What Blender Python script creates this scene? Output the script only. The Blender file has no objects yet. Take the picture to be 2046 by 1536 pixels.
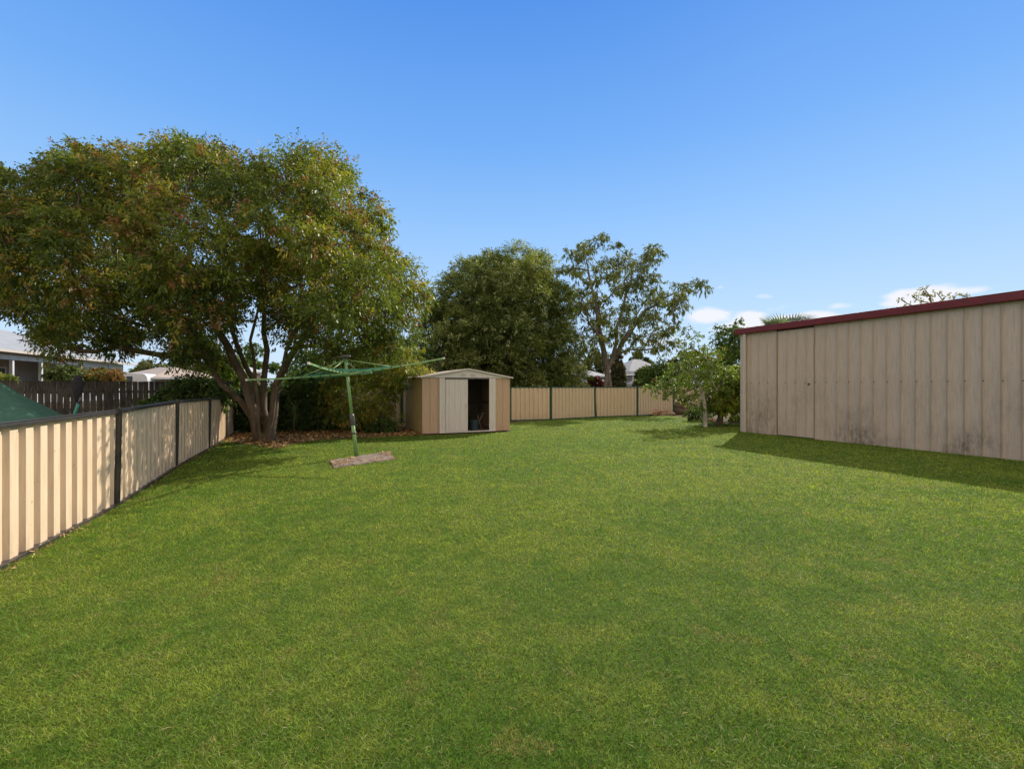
import bpy, math, random
import numpy as np
from mathutils import Vector, Matrix
R = math.radians
C = bpy.context.scene.collection
rng = np.random.default_rng(7)
random.seed(7)

# ------------------------------------------------------------------ camera, world, sun, exposure
F, HY, EYE = 920.0, 773.0, 1.5
cam = bpy.data.cameras.new('camera')
cam.sensor_width = 36; cam.lens = F/2046*36; cam.shift_y = 5/2046
cam.clip_start = .05; cam.clip_end = 5000
co = bpy.data.objects.new('camera', cam); C.objects.link(co)
co.location = (0, 0, EYE); co.rotation_euler = (R(90), 0, 0)
bpy.context.scene.camera = co

SUN_EL, SUN_AZ = 36.0, 32.0          # azimuth clockwise from +Y
w = bpy.data.worlds.new('World'); bpy.context.scene.world = w; w.use_nodes = True
nt = w.node_tree; N = nt.nodes; L = nt.links; N.clear()
wo = N.new('ShaderNodeOutputWorld'); bg = N.new('ShaderNodeBackground')
sky = N.new('ShaderNodeTexSky'); sky.sky_type = 'NISHITA'; sky.sun_disc = False
sky.sun_elevation = R(SUN_EL); sky.sun_rotation = R(SUN_AZ)
sky.air_density = 1.0; sky.dust_density = .12; sky.ozone_density = 3.0
def mth(op, a, b=None, c=None):
    n = N.new('ShaderNodeMath'); n.operation = op
    for i, v in enumerate((a, b, c)):
        if v is None: continue
        if isinstance(v, (int, float)): n.inputs[i].default_value = v
        else: L.new(v, n.inputs[i])
    return n.outputs[0]
tc = N.new('ShaderNodeTexCoord'); sep = N.new('ShaderNodeSeparateXYZ'); L.new(tc.outputs['Generated'], sep.inputs[0])
# the clear blue of a dry winter sky, even round the compass, mixed with the sky model
ramp = N.new('ShaderNodeValToRGB'); L.new(sep.outputs['Z'], ramp.inputs[0])
e = ramp.color_ramp.elements
K = 1/.2355
e[0].position = 0.0; e[0].color = (.66*K, .80*K, .97*K, 1)
e[1].position = .66; e[1].color = (.080*K, .285*K, .82*K, 1)
for p, c_ in ((.10, (.56, .76, 1.0)), (.244, (.385, .63, .99)), (.332, (.29, .555, .97)), (.46, (.175, .43, .93))):
    k = e.new(p); k.color = (c_[0]*K, c_[1]*K, c_[2]*K, 1)
mul = N.new('ShaderNodeMix'); mul.data_type = 'RGBA'; mul.inputs[0].default_value = .96
L.new(sky.outputs[0], mul.inputs[6]); L.new(ramp.outputs[0], mul.inputs[7])
# small fair-weather clouds low in the sky, each a noisy patch round its own direction
def clouds():
    mp = N.new('ShaderNodeMapping'); mp.inputs['Scale'].default_value = (1, 1, 2.6); L.new(tc.outputs['Generated'], mp.inputs[0])
    ns = N.new('ShaderNodeTexNoise'); ns.inputs['Scale'].default_value = 9; ns.inputs['Detail'].default_value = 9
    ns.inputs['Roughness'].default_value = .58; L.new(mp.outputs[0], ns.inputs[0])
    az = mth('ARCTAN2', sep.outputs['X'], sep.outputs['Y'])
    el = mth('ARCSINE', sep.outputs['Z'])
    tot = None
    for px, py, wx, wy, amp in ((1600, 640, 100, 16, 1.0), (1480, 655, 80, 18, 1.0), (1900, 585, 90, 10, .8), (1700, 610, 50, 8, .8), (1835, 592, 70, 20, 1.15), (1780, 606, 40, 9, .9), (1420, 632, 46, 16, 1.1), (1535, 592, 26, 8, .8),
                           (1560, 614, 48, 9, .8), (1497, 634, 38, 15, 1.1), (1441, 573, 14, 6, .7), (1745, 468, 10, 8, .35),
                           (845, 622, 46, 15, .95), (2030, 562, 20, 8, .5), (1340, 690, 120, 25, .5), (1370, 655, 40, 10, .5), (300, 700, 200, 22, .5), (1650, 640, 60, 12, .7)):
        a0 = math.atan2(px-1023, F); e0 = math.atan2(HY-py, math.hypot(F, px-1023))
        sa = wx/F*math.cos(a0)**2; se = wy/F*math.cos(a0)
        da = mth('DIVIDE', mth('SUBTRACT', az, a0), sa)
        dn = mth('DIVIDE', mth('SUBTRACT', el, e0), se)
        d2 = mth('ADD', mth('MULTIPLY', da, da), mth('MULTIPLY', dn, dn))
        m = mth('MULTIPLY', mth('POWER', 2.718, mth('MULTIPLY', d2, -.5)), amp)
        tot = m if tot is None else mth('MAXIMUM', tot, m)
    v = mth('ADD', mth('MULTIPLY', ns.outputs[0], 2.2), mth('SUBTRACT', mth('MULTIPLY', tot, 1.25), 1.70))
    n = N.new('ShaderNodeMapRange'); n.interpolation_type = 'SMOOTHSTEP'
    n.inputs['From Min'].default_value = 0; n.inputs['From Max'].default_value = .55
    L.new(v, n.inputs[0]); return n.outputs[0]
cm = N.new('ShaderNodeMix'); cm.data_type = 'RGBA'
L.new(clouds(), cm.inputs[0]); L.new(mul.outputs[2], cm.inputs[6]); cm.inputs[7].default_value = (3.85, 3.95, 4.2, 1)
back = N.new('ShaderNodeMapRange'); back.interpolation_type = 'SMOOTHSTEP'      # unseen warm white glow added behind and overhead to brighten shaded fronts
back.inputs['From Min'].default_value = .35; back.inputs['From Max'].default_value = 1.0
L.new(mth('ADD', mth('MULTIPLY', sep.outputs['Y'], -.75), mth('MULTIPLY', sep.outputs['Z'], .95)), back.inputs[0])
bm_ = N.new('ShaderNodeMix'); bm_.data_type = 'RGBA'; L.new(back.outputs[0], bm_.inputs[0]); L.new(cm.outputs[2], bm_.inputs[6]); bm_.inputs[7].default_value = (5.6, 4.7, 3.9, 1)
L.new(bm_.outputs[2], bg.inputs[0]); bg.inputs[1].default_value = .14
L.new(bg.outputs[0], wo.inputs[0])

sd = bpy.data.lights.new('sun', 'SUN'); sd.energy = 3.7; sd.angle = R(.5); sd.color = (1, .93, .82)
so = bpy.data.objects.new('sun', sd); C.objects.link(so); so.location = (10, 16, 20)
sv = Vector((math.sin(R(SUN_AZ))*math.cos(R(SUN_EL)), math.cos(R(SUN_AZ))*math.cos(R(SUN_EL)), math.sin(R(SUN_EL))))
so.rotation_euler = sv.to_track_quat('Z', 'Y').to_euler()
vs = bpy.context.scene.view_settings
vs.view_transform = 'Standard'; vs.look = 'None'; vs.gamma = 1; vs.exposure = 0.75

# ------------------------------------------------------------------ helpers
def G(px, py):
    Y = F*EYE/(py-HY); return Vector(((px-1023)/F*Y, Y, 0))
def P(px, py, Y): return Vector(((px-1023)/F*Y, Y, EYE+(HY-py)/F*Y))
def wl(o):
    v = Vector((0, 0, 0))
    while o: v += o.location; o = o.parent
    return v
def tag(o, label=None, cat=None, group=None, kind=None):
    if label: o['label'] = label
    if cat: o['category'] = cat
    if group: o['group'] = group
    if kind: o['kind'] = kind
    return o
def thing(name, loc, label, cat, group=None):
    o = bpy.data.objects.new(name, None); C.objects.link(o); o.location = loc
    o.empty_display_size = .2
    return tag(o, label, cat, group)
class MB:
    def __init__(s): s.v = []; s.f = []; s.sm = []
    def add(s, v, f, smooth=False):
        n = len(s.v); s.v += [tuple(a) for a in v]; s.f += [tuple(i+n for i in q) for q in f]; s.sm += [smooth]*len(f); return s
    def box(s, c, size, x=(1, 0, 0), y=(0, 1, 0), z=(0, 0, 1)):
        c = Vector(c); x = Vector(x).normalized(); y = Vector(y).normalized(); z = Vector(z).normalized()
        hx, hy, hz = (a/2 for a in size); v = []
        for sz in (-1, 1):
            for sx, sy in ((-1, -1), (1, -1), (1, 1), (-1, 1)): v.append(c+x*hx*sx+y*hy*sy+z*hz*sz)
        return s.add(v, [(3, 2, 1, 0), (4, 5, 6, 7), (0, 1, 5, 4), (1, 2, 6, 5), (2, 3, 7, 6), (3, 0, 4, 7)])
    def beam(s, a, b, wd, ht, up=(0, 0, 1)):
        a = Vector(a); b = Vector(b); y = (b-a).normalized(); x = y.cross(Vector(up)).normalized(); z = x.cross(y)
        return s.box((a+b)/2, (wd, (b-a).length, ht), x, y, z)
    def tube(s, pts, rad, n=8, cap=True, smooth=True):
        pts = [Vector(p) for p in pts]
        if isinstance(rad, (int, float)): rad = [rad]*len(pts)
        v = []; f = []; u = None
        for i, p in enumerate(pts):
            d = (pts[min(i+1, len(pts)-1)]-pts[max(i-1, 0)]).normalized()
            if u is None: u = d.cross(Vector((.13, .27, .95)) if abs(d.z) < .95 else Vector((1, .1, 0))).normalized()
            u = (u-d*u.dot(d)).normalized(); w_ = d.cross(u)
            for k in range(n):
                a = 2*math.pi*k/n; v.append(p+(u*math.cos(a)+w_*math.sin(a))*rad[i])
        for i in range(len(pts)-1):
            for k in range(n):
                a = i*n+k; b = i*n+(k+1) % n; f.append((a, b, b+n, a+n))
        s.add(v, f, smooth)
        if cap:
            m = len(s.v)-len(v)
            s.f.append(tuple(m+k for k in reversed(range(n)))); s.sm.append(False)
            s.f.append(tuple(m+len(v)-n+k for k in range(n))); s.sm.append(False)
        return s
    def prism(s, poly, d):          # closed polygon (3d points) swept by vector d
        n = len(poly); d = Vector(d); v = [Vector(p) for p in poly]+[Vector(p)+d for p in poly]
        f = [tuple(reversed(range(n))), tuple(range(n, 2*n))]+[(i, (i+1) % n, (i+1) % n+n, i+n) for i in range(n)]
        return s.add(v, f)
    def build(s, name, mat, parent=None, bevel=0):
        me = bpy.data.meshes.new(name); off = wl(parent) if parent else Vector((0, 0, 0))
        me.from_pydata([(a[0]-off.x, a[1]-off.y, a[2]-off.z) for a in s.v], [], s.f)
        me.polygons.foreach_set('use_smooth', s.sm); me.materials.append(mat); me.update()
        o = bpy.data.objects.new(name, me); C.objects.link(o); o.parent = parent
        if bevel:
            b = o.modifiers.new('bevel', 'BEVEL'); b.width = bevel; b.segments = 2; b.limit_method = 'ANGLE'
        return o
def npmesh(name, V, k, mat, parent=None, col=None):
    """V (n*k,3): n separate faces of k corners"""
    off = wl(parent) if parent else Vector((0, 0, 0))
    V = V-np.array(off); n = len(V)//k
    me = bpy.data.meshes.new(name); me.vertices.add(len(V)); me.vertices.foreach_set('co', V.astype(np.float32).ravel())
    me.loops.add(n*k); me.loops.foreach_set('vertex_index', np.arange(n*k, dtype=np.int32))
    me.polygons.add(n); me.polygons.foreach_set('loop_start', np.arange(0, n*k, k, dtype=np.int32))
    if col is not None:
        a = me.attributes.new('tint', 'FLOAT_COLOR', 'POINT')
        c4 = np.ones((n*k, 4), np.float32); c4[:, :3] = np.repeat(col, k, 0); a.data.foreach_set('color', c4.ravel())
    me.materials.append(mat); me.update(calc_edges=True)
    o = bpy.data.objects.new(name, me); C.objects.link(o); o.parent = parent
    return o

# ------------------------------------------------------------------ materials
class NT:
    def __init__(s, name):
        s.m = bpy.data.materials.new(name); s.m.use_nodes = True; s.t = s.m.node_tree; s.n = s.t.nodes
        s.b = s.n['Principled BSDF']; s.out = s.n['Material Output']
    def new(s, t, **kw):
        n = s.n.new('ShaderNode'+t)
        for k, v in kw.items():
            if k in n.inputs: n.inputs[k].default_value = v
            else: setattr(n, k, v)
        return n
    def link(s, a, b): s.t.links.new(a, b)
    def pos(s, scale=(1, 1, 1), obj=False):
        if obj: o = s.new('TexCoord').outputs['Object']
        else: o = s.new('NewGeometry').outputs['Position']
        m = s.new('Mapping'); m.inputs['Scale'].default_value = scale; s.link(o, m.inputs[0]); return m.outputs[0]
    def noise(s, sc, det=4, rough=.55, vec=None, dist=0):
        n = s.new('TexNoise', Scale=sc, Detail=det, Roughness=rough, Distortion=dist); s.link(vec if vec else s.pos(), n.inputs[0]); return n.outputs[0]
    def rng(s, v, a, b, c=0, d=1):
        n = s.new('MapRange'); s.link(v, n.inputs[0])
        for i, x in zip((1, 2, 3, 4), (a, b, c, d)): n.inputs[i].default_value = x
        return n.outputs[0]
    def mix(s, f, a, b, mode='MIX'):
        n = s.new('Mix', data_type='RGBA', blend_type=mode)
        for i, v in ((0, f), (6, a), (7, b)):
            if isinstance(v, (int, float)): n.inputs[i].default_value = v
            elif isinstance(v, tuple): n.inputs[i].default_value = (*v, 1)
            else: s.link(v, n.inputs[i])
        return n.outputs[2]
    def math(s, op, a, b):
        n = s.new('Math', operation=op)
        for i, v in enumerate((a, b)):
            if isinstance(v, (int, float)): n.inputs[i].default_value = v
            else: s.link(v, n.inputs[i])
        return n.outputs[0]
    def bump(s, h, st=.3, d=.01):
        n = s.new('Bump', Strength=st, Distance=d); s.link(h, n.inputs['Height']); s.link(n.outputs[0], s.b.inputs['Normal'])
    def fin(s, col, rough=.6, spec=.4, metal=0):
        if isinstance(col, tuple): s.b.inputs['Base Color'].default_value = (*col, 1)
        else: s.link(col, s.b.inputs['Base Color'])
        if isinstance(rough, (int, float)): s.b.inputs['Roughness'].default_value = rough
        else: s.link(rough, s.b.inputs['Roughness'])
        s.b.inputs['Specular IOR Level'].default_value = spec; s.b.inputs['Metallic'].default_value = metal
        return s.m
def plain(name, c1, c2=None, sc=3, rough=.6, spec=.4, stretch=(1, 1, 1), bump=0, bsc=60, metal=0):
    t = NT(name); c2 = c2 or tuple(a*.8 for a in c1)
    n = t.noise(sc, 6, .6, t.pos(stretch))
    if bump: t.bump(t.noise(bsc, 4, .6, t.pos(stretch)), bump)
    return t.fin(t.mix(t.rng(n, .35, .68), c1, c2), rough, spec, metal)
def painted_sheet(name, base, dirt, streak=.25, low=0, speck=.5, rough=.5, grimez=1.1, spots=0):
    t = NT(name)
    v = t.noise(5, 5, .6, t.pos((6, 6, .5)))
    col = t.mix(t.rng(v, .42, .75, 0, streak), base, dirt)
    b = t.noise(1.1, 5, .6); col = t.mix(t.rng(b, .4, .7, 0, .25), col, tuple(x*.82 for x in base))
    sp = t.noise(38, 3, .7); col = t.mix(t.rng(sp, .67, .72, 0, speck), col, tuple(x*.35 for x in dirt))
    if spots: col = t.mix(t.rng(t.noise(9, 4, .6, t.pos((1, 1, .8))), .70, .745, 0, spots), col, (.13, .07, .04))
    if low:
        z = t.new('SeparateXYZ'); t.link(t.new('NewGeometry').outputs['Position'], z.inputs[0])
        h = t.rng(z.outputs[2], .05, grimez, 1, 0); bb = t.rng(t.noise(.8, 3, .5), .38, .7)
        fine = t.rng(t.noise(11, 7, .8, t.pos((1, 1, .4))), .36, .66)
        col = t.mix(t.math('MULTIPLY', t.math('MULTIPLY', t.math('MULTIPLY', h, bb), fine), low), col, dirt)
    t.bump(t.noise(25, 3, .5, t.pos((1, 1, .3))), .08)
    return t.fin(col, rough, .35)
def leafmat(name, rough=.42, trans=.35, spec=.5, gain=1.0):
    t = NT(name)
    a = t.new('Attribute', attribute_name='tint').outputs['Color']
    t.link(a, t.b.inputs['Base Color']); t.b.inputs['Roughness'].default_value = rough; t.b.inputs['Specular IOR Level'].default_value = spec
    tr = t.new('BsdfTranslucent'); cc = t.mix(1.0, a, (1.5*gain, 1.45*gain, .55*gain), 'MULTIPLY'); t.link(cc, tr.inputs[0])
    mx = t.new('MixShader'); mx.inputs[0].default_value = trans
    t.link(t.b.outputs[0], mx.inputs[1]); t.link(tr.outputs[0], mx.inputs[2]); t.link(mx.outputs[0], t.out.inputs[0])
    return t.m
M = {}
M['leaf'] = leafmat('tree_leaves', .5, .34, .3, 1.05)
M['leaf_dull'] = leafmat('dull_leaves', .6, .32, .25)
M['grass'] = leafmat('grass_blades', .6, .45, .15)
M['litter'] = leafmat('dry_leaves', .7, .15, .2)
M['bark'] = plain('smooth_bark', (.165, .12, .08), (.07, .052, .036), 7, .85, .2, (1, 1, .35), .5, 22)
M['pale_bark'] = plain('pale_bark', (.26, .22, .18), (.11, .09, .07), 5, .85, .2, (1, 1, .35), .4, 20)
M['white_bark'] = plain('whitewashed_bark', (.50, .46, .42), (.28, .24, .2), 6, .85, .2, (1, 1, .5), .4, 20)
M['dark_bark'] = plain('rough_bark', (.11, .085, .065), (.05, .04, .03), 7, .9, .2, (1, 1, .35), .5, 22)
M['cream'] = painted_sheet('cream_colour_steel', (.76, .575, .385), (.20, .12, .07), .25, .8, .5, .45, .35, spots=.8)
M['back_cream'] = painted_sheet('aged_cream_steel', (.60, .48, .325), (.20, .13, .08), .3, .6, .5, .5, .4)
M['black_rail'] = plain('black_rail_paint', (.028, .026, .027), (.05, .045, .042), 9, .38, .5)
M['green_rail'] = plain('green_rail_paint', (.012, .06, .032), (.02, .075, .045), 6, .45, .4)
M['shed_tan'] = painted_sheet('tan_shed_sheet', (.50, .35, .235), (.22, .13, .08), .3, .3, .45, .5, .5)
M['shed_side'] = painted_sheet('olive_stained_sheet', (.50, .38, .17), (.16, .11, .045), .7, .3, .5, .55, .8)
M['shed_white'] = painted_sheet('offwhite_shed_sheet', (.64, .60, .555), (.3, .24, .2), .25, .25, .3, .5, .4)
M['shed_roof'] = plain('dirty_shed_roof', (.55, .48, .40), (.28, .22, .16), 6, .7, .3)
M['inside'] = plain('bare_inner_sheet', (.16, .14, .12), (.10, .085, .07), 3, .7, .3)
M['garage'] = painted_sheet('beige_garage_sheet', (.54, .445, .35), (.085, .07, .05), .25, 1.15, .6, .55, 1.9)
M['garage_trim'] = painted_sheet('pale_trim_sheet', (.56, .49, .41), (.2, .16, .12), .3, .3, .4, .5, .6)
M['red'] = plain('dark_red_gutter', (.19, .018, .022), (.12, .02, .022), 5, .5, .5, (1, 1, 3))
M['roof_grey'] = plain('zincalume_roof', (.55, .56, .58), (.45, .46, .48), 2, .45, .5)
M['hoist'] = plain('faded_green_enamel', (.12, .27, .07), (.20, .33, .13), 12, .45, .5)
M['hoist_pale'] = plain('pale_green_enamel', (.24, .40, .17), (.14, .29, .09), 12, .5, .5)  # paler green for two arms and the struts
M['rope'] = plain('green_plastic_line', (.02, .20, .12), (.03, .26, .17), 20, .5, .4)
M['dark_metal'] = plain('dark_metal', (.045, .045, .047), (.09, .085, .08), 14, .5, .5)
M['cap'] = plain('white_plastic_cap', (.6, .58, .54), (.4, .38, .35), 20, .5, .4)
M['slab'] = plain('weathered_concrete', (.24, .185, .15), (.12, .095, .08), 9, .95, .2, (1, 1, 1), .6, 50)
M['paling'] = None
def paling_mat():
    t = NT('weathered_palings'); n = t.noise(9, 6, .65, t.pos((4, 4, .5))); n2 = t.noise(1.3, 3, .6)
    col = t.mix(t.rng(n, .35, .7), (.035, .031, .028), (.115, .105, .095)); col = t.mix(t.rng(n2, .45, .7, 0, .5), col, (.16, .145, .13))
    t.bump(n, .5); return t.fin(col, .95, .15)
M['paling'] = paling_mat()
M['white'] = plain('white_trim_paint', (.62, .62, .63), (.5, .5, .51), 4, .5, .4)
M['whiteroof'] = plain('white_painted_roof', (.29, .305, .33), (.24, .255, .28), 1.2, .85, .2)
M['housewall'] = plain('mushroom_wall', (.30, .265, .245), (.24, .21, .195), 2, .7, .3)
M['bluegrey'] = None
def boards(name, c):
    t = NT(name); w_ = t.new('TexWave', wave_type='BANDS', bands_direction='Z', wave_profile='SAW', Scale=1.05)
    t.link(t.pos(), w_.inputs[0]); t.bump(w_.outputs['Fac'], 1.0, .03)
    return t.fin(t.mix(t.rng(w_.outputs['Fac'], .02, .12), tuple(x*.45 for x in c), c), .6, .3)
M['bluegrey'] = boards('pale_weatherboard', (.50, .56, .62))
M['greyboard'] = boards('grey_weatherboard', (.33, .36, .38))
M['cream_roof'] = plain('cream_metal_roof', (.40, .32, .24), (.34, .27, .20), 1, .5, .4)
M['glass'] = NT('window_glass').fin((.03, .035, .04), .08, .6)
M['rust'] = plain('rust_roof', (.20, .07, .045), (.12, .05, .04), 3, .7, .3)
M['cloth'] = plain('green_shade_cloth', (.06, .15, .11), (.08, .185, .14), 14, .9, .15, (1, 1, 1), .5, 90)
M['canopy'] = plain('charcoal_canopy', (.022, .022, .024), (.036, .035, .037), 10, .9, .2)
M['teal'] = plain('green_pole_enamel', (.01, .19, .12), (.015, .24, .16), 10, .4, .5)
M['rock'] = plain('sandstone_rock', (.46, .31, .20), (.22, .15, .11), 8, .95, .2, (1, 1, 1), .8, 25)
M['soilpile'] = plain('dark_soil', (.09, .065, .05), (.15, .11, .08), 12, 1, .1, (1, 1, 1), .8, 30)
M['bucket'] = plain('blue_grey_plastic', (.035, .07, .08), (.03, .055, .065), 9, .4, .5)
M['timber'] = plain('raw_timber', (.26, .19, .13), (.16, .11, .08), 8, .8, .2)

def ground_mat():
    t = NT('soil_and_dry_grass'); n = t.noise(.5, 5, .6); f = t.noise(28, 5, .7)
    col = t.mix(t.rng(n, .4, .65), (.13, .10, .055), (.075, .10, .03)); col = t.mix(t.rng(f, .35, .7, 0, .6), col, (.06, .04, .025))
    t.bump(f, .6, .03); return t.fin(col, 1, .1)
def lawn_mat():
    t = NT('mown_lawn'); a = t.noise(.55, 4, .6); b = t.noise(2.6, 4, .65); f = t.noise(55, 4, .7)
    col = t.mix(t.rng(a, .35, .68), (.10, .18, .022), (.16, .21, .035))
    col = t.mix(t.rng(b, .5, .75, 0, .5), col, (.15, .17, .045))
    col = t.mix(t.rng(f, .3, .65, 0, .75), (.045, .072, .014), col)
    t.bump(f, .8, .03); return t.fin(col, .95, .1)

# ------------------------------------------------------------------ the setting
g = MB().add([(-2500, -300, -.02), (2500, -300, -.02), (2500, 3000, -.02), (-2500, 3000, -.02)], [(0, 1, 2, 3)])
tag(g.build('ground', ground_mat()), kind='structure')
lawn_px = [(447, 881), (500, 886), (545, 893), (590, 884), (650, 876), (740, 873.5), (800, 871), (846, 870), (1019, 863), (1018, 845), (1100, 839), (1190, 834), (1273, 831), (1335, 830), (1385, 836), (1440, 846), (1481, 847)]
lp = [G(*p) for p in lawn_px]
lawn_poly = lp+[Vector((7.70+.397*s, 15.5-.918*s, 0)) for s in (0, 5, 14)]+[Vector((13.5, -3, 0)), Vector((-2.0, -3, 0)), Vector((-4.02, 3.2, 0)), Vector((-4.99, 5.81, 0)), Vector((-6.27, 8.59, 0)), Vector((-7.33, 11.13, 0))]
lm = MB().add([(p.x, p.y, 0) for p in lawn_poly], [tuple(reversed(range(len(lawn_poly))))])
tag(lm.build('lawn', lawn_mat()), kind='structure')
LP = np.array([(p.x, p.y) for p in lawn_poly])
def inside(x, y, poly):
    c = np.zeros(len(x), bool); n = len(poly)
    for i in range(n):
        x1, y1 = poly[i]; x2, y2 = poly[(i+1) % n]
        hit = ((y1 > y) != (y2 > y)) & (x < (x2-x1)*(y-y1)/(y2-y1+1e-12)+x1); c ^= hit
    return c
# cheap smooth value noise on a lattice for colour patches
def vnoise(x, y, sc, seed):
    r = np.random.default_rng(seed).random((256, 256)); X = x/sc; Y = y/sc
    xi = np.floor(X).astype(int); yi = np.floor(Y).astype(int); fx = X-xi; fy = Y-yi; fx = fx*fx*(3-2*fx); fy = fy*fy*(3-2*fy)
    a = r[xi % 256, yi % 256]; b = r[(xi+1) % 256, yi % 256]; c_ = r[xi % 256, (yi+1) % 256]; d = r[(xi+1) % 256, (yi+1) % 256]
    return (a*(1-fx)+b*fx)*(1-fy)+(c_*(1-fx)+d*fx)*fy
SLAB = [(p.x, p.y) for p in (G(659, 922.5), G(667, 936), G(789, 918), G(776, 904))]
def grass():
    n = 1800000
    u = rng.random(n); Y = 1.1*(24/1.1)**(u**1.05); X = (rng.random(n)*2-1)*(1.22*Y+1.3)
    keep = inside(X, Y, LP) & ~inside(X, Y, SLAB); X = X[keep]; Y = Y[keep]; n = len(X)
    far = np.clip(Y/4, .75, 4)
    h = (.009+.015*rng.random(n)+.009*vnoise(X, Y, .07, 19)+.03*(rng.random(n) > .985)*rng.random(n))*np.clip(far, .8, 1.15)
    wd = .0038*np.clip(far, .7, 4.5)*(.7+.6*rng.random(n))
    az = rng.random(n)*2*np.pi; lean = .55+.95*rng.random(n)
    d = np.stack([np.cos(az)*np.sin(lean), np.sin(az)*np.sin(lean), np.cos(lean)], 1)
    b = az+np.pi/2+rng.normal(0, .6, n); s = np.stack([np.cos(b), np.sin(b), np.zeros(n)], 1)
    base = np.stack([X, Y, np.full(n, .001)], 1)
    V = np.empty((n, 3, 3)); V[:, 0] = base-s*wd[:, None]/2; V[:, 1] = base+s*wd[:, None]/2
    V[:, 2] = base+d*h[:, None]*1.5
    p1 = vnoise(X, Y, .9, 1); p2 = vnoise(X, Y, .28, 2); p3 = vnoise(X, Y, 2.4, 3); p4 = vnoise(X, Y, .1, 8)
    p5 = vnoise(X*.3+7, Y+.12*X, .55, 12)
    t = np.clip(.45+.35*(p5-.5)+.35*(p1-.5)+.6*(p2-.5)+.45*(p3-.5)+.8*(p4-.5)+.5*(vnoise(X, Y, .045, 23)-.5)+rng.normal(0, .28, n), 0, 1)[:, None]
    col = (1-t)*np.array((.102, .208, .027))+t*np.array((.275, .350, .060))
    dry = (rng.random(n) < .06+.30*(vnoise(X, Y, .16, 29) > .86)+.10*(p2 > .7)*(p1 > .5))[:, None]; col = np.where(dry, np.array((.34, .28, .11)), col)
    col *= (.42+1.2*rng.random(n)**1.3)[:, None]
    tag(npmesh('grass_blades', V.reshape(-1, 3), 3, M['grass'], None, col), kind='stuff')
grass()
def stray_blades():                              # longer pale blades the mower missed
    n = 15000; Y = 1.3*(9/1.3)**(rng.random(n)**1.3); X = (rng.random(n)*2-1)*(1.17*Y+.4)
    k = inside(X, Y, LP) & (vnoise(X, Y, .6, 15)+.5*vnoise(X, Y, .2, 16) > .62); X = X[k]; Y = Y[k]; n = len(X)
    az = rng.random(n)*6.283; el = np.abs(rng.normal(.35, .35, n)); h = .028+.04*rng.random(n)**2
    D = np.stack([np.cos(az)*np.cos(el), np.sin(az)*np.cos(el), np.sin(el)], 1); S = np.stack([-np.sin(az), np.cos(az), rng.normal(0, .4, n)], 1)
    B0 = np.stack([X, Y, np.full(n, .014)], 1); w_ = .0013*(.6+.8*rng.random(n)); V = np.empty((n, 4, 3))
    V[:, 0] = B0; V[:, 1] = B0+D*(h*.4)[:, None]+S*w_[:, None]; V[:, 2] = B0+D*h[:, None]; V[:, 2, 2] -= h*.15; V[:, 3] = B0+D*(h*.4)[:, None]-S*w_[:, None]
    pal = np.array([(.24, .30, .10), (.19, .27, .07), (.32, .30, .14), (.18, .26, .07)]); c_ = pal[(rng.random(n)*4).astype(int)]*(.7+.5*rng.random(n))[:, None]
    tag(npmesh('stray_grass_blades', V.reshape(-1, 3), 4, M['grass'], None, c_), kind='stuff')
stray_blades()

# ------------------------------------------------------------------ tree machinery
def leaves(P0, D, Ln, Wd, col, name, mat, parent, curl=.25):
    n = len(P0); rv = rng.normal(size=(n, 3)); S = np.cross(D, rv); S /= np.linalg.norm(S, axis=1)[:, None]+1e-9
    V = np.empty((n, 4, 3)); mid = P0+D*(Ln*.45)[:, None]; Nn = np.cross(S, D)
    V[:, 0] = P0; V[:, 1] = mid+S*(Wd/2)[:, None]+Nn*(Wd*.25)[:, None]; V[:, 3] = mid-S*(Wd/2)[:, None]+Nn*(Wd*.25)[:, None]
    V[:, 2] = P0+D*Ln[:, None]; V[:, 2, 2] -= Ln*curl
    return npmesh(name, V.reshape(-1, 3), 4, mat, parent, col)
def poly_clumps(outline, Yc, depth, n, mind, seed, ground=0.0, solid=.35, hole=None):
    r = np.random.default_rng(seed); O = np.array(outline, float); lo = O.min(0); hi = O.max(0)
    A = O; B = np.roll(O, -1, 0); out = []; tries = 0
    def edged(p):
        ab = B-A; t = np.clip(((p-A)*ab).sum(1)/(ab**2).sum(1), 0, 1); return np.sqrt(((A+ab*t[:, None]-p)**2).sum(1)).min()
    emax = min(hi-lo)*.5
    while len(out) < n and tries < n*80:
        tries += 1; p = lo+(hi-lo)*r.random(2)
        if not inside(p[:1], p[1:], O)[0]: continue
        if hole is not None and inside(p[:1], p[1:], np.array(hole, float))[0]: continue
        e_ = min(edged(p)/emax, 1); d = depth*math.sqrt(1-(1-e_)**2)
        u = r.uniform(-1, 1)
        if r.random() > solid: u = math.copysign(.6+.4*abs(u), u)
        Y = Yc+d*u; q = P(p[0], p[1], Y)
        if q.z < ground: continue
        if out and min((q-o).length for o in out) < mind: continue
        out.append(q)
    return out
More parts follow.
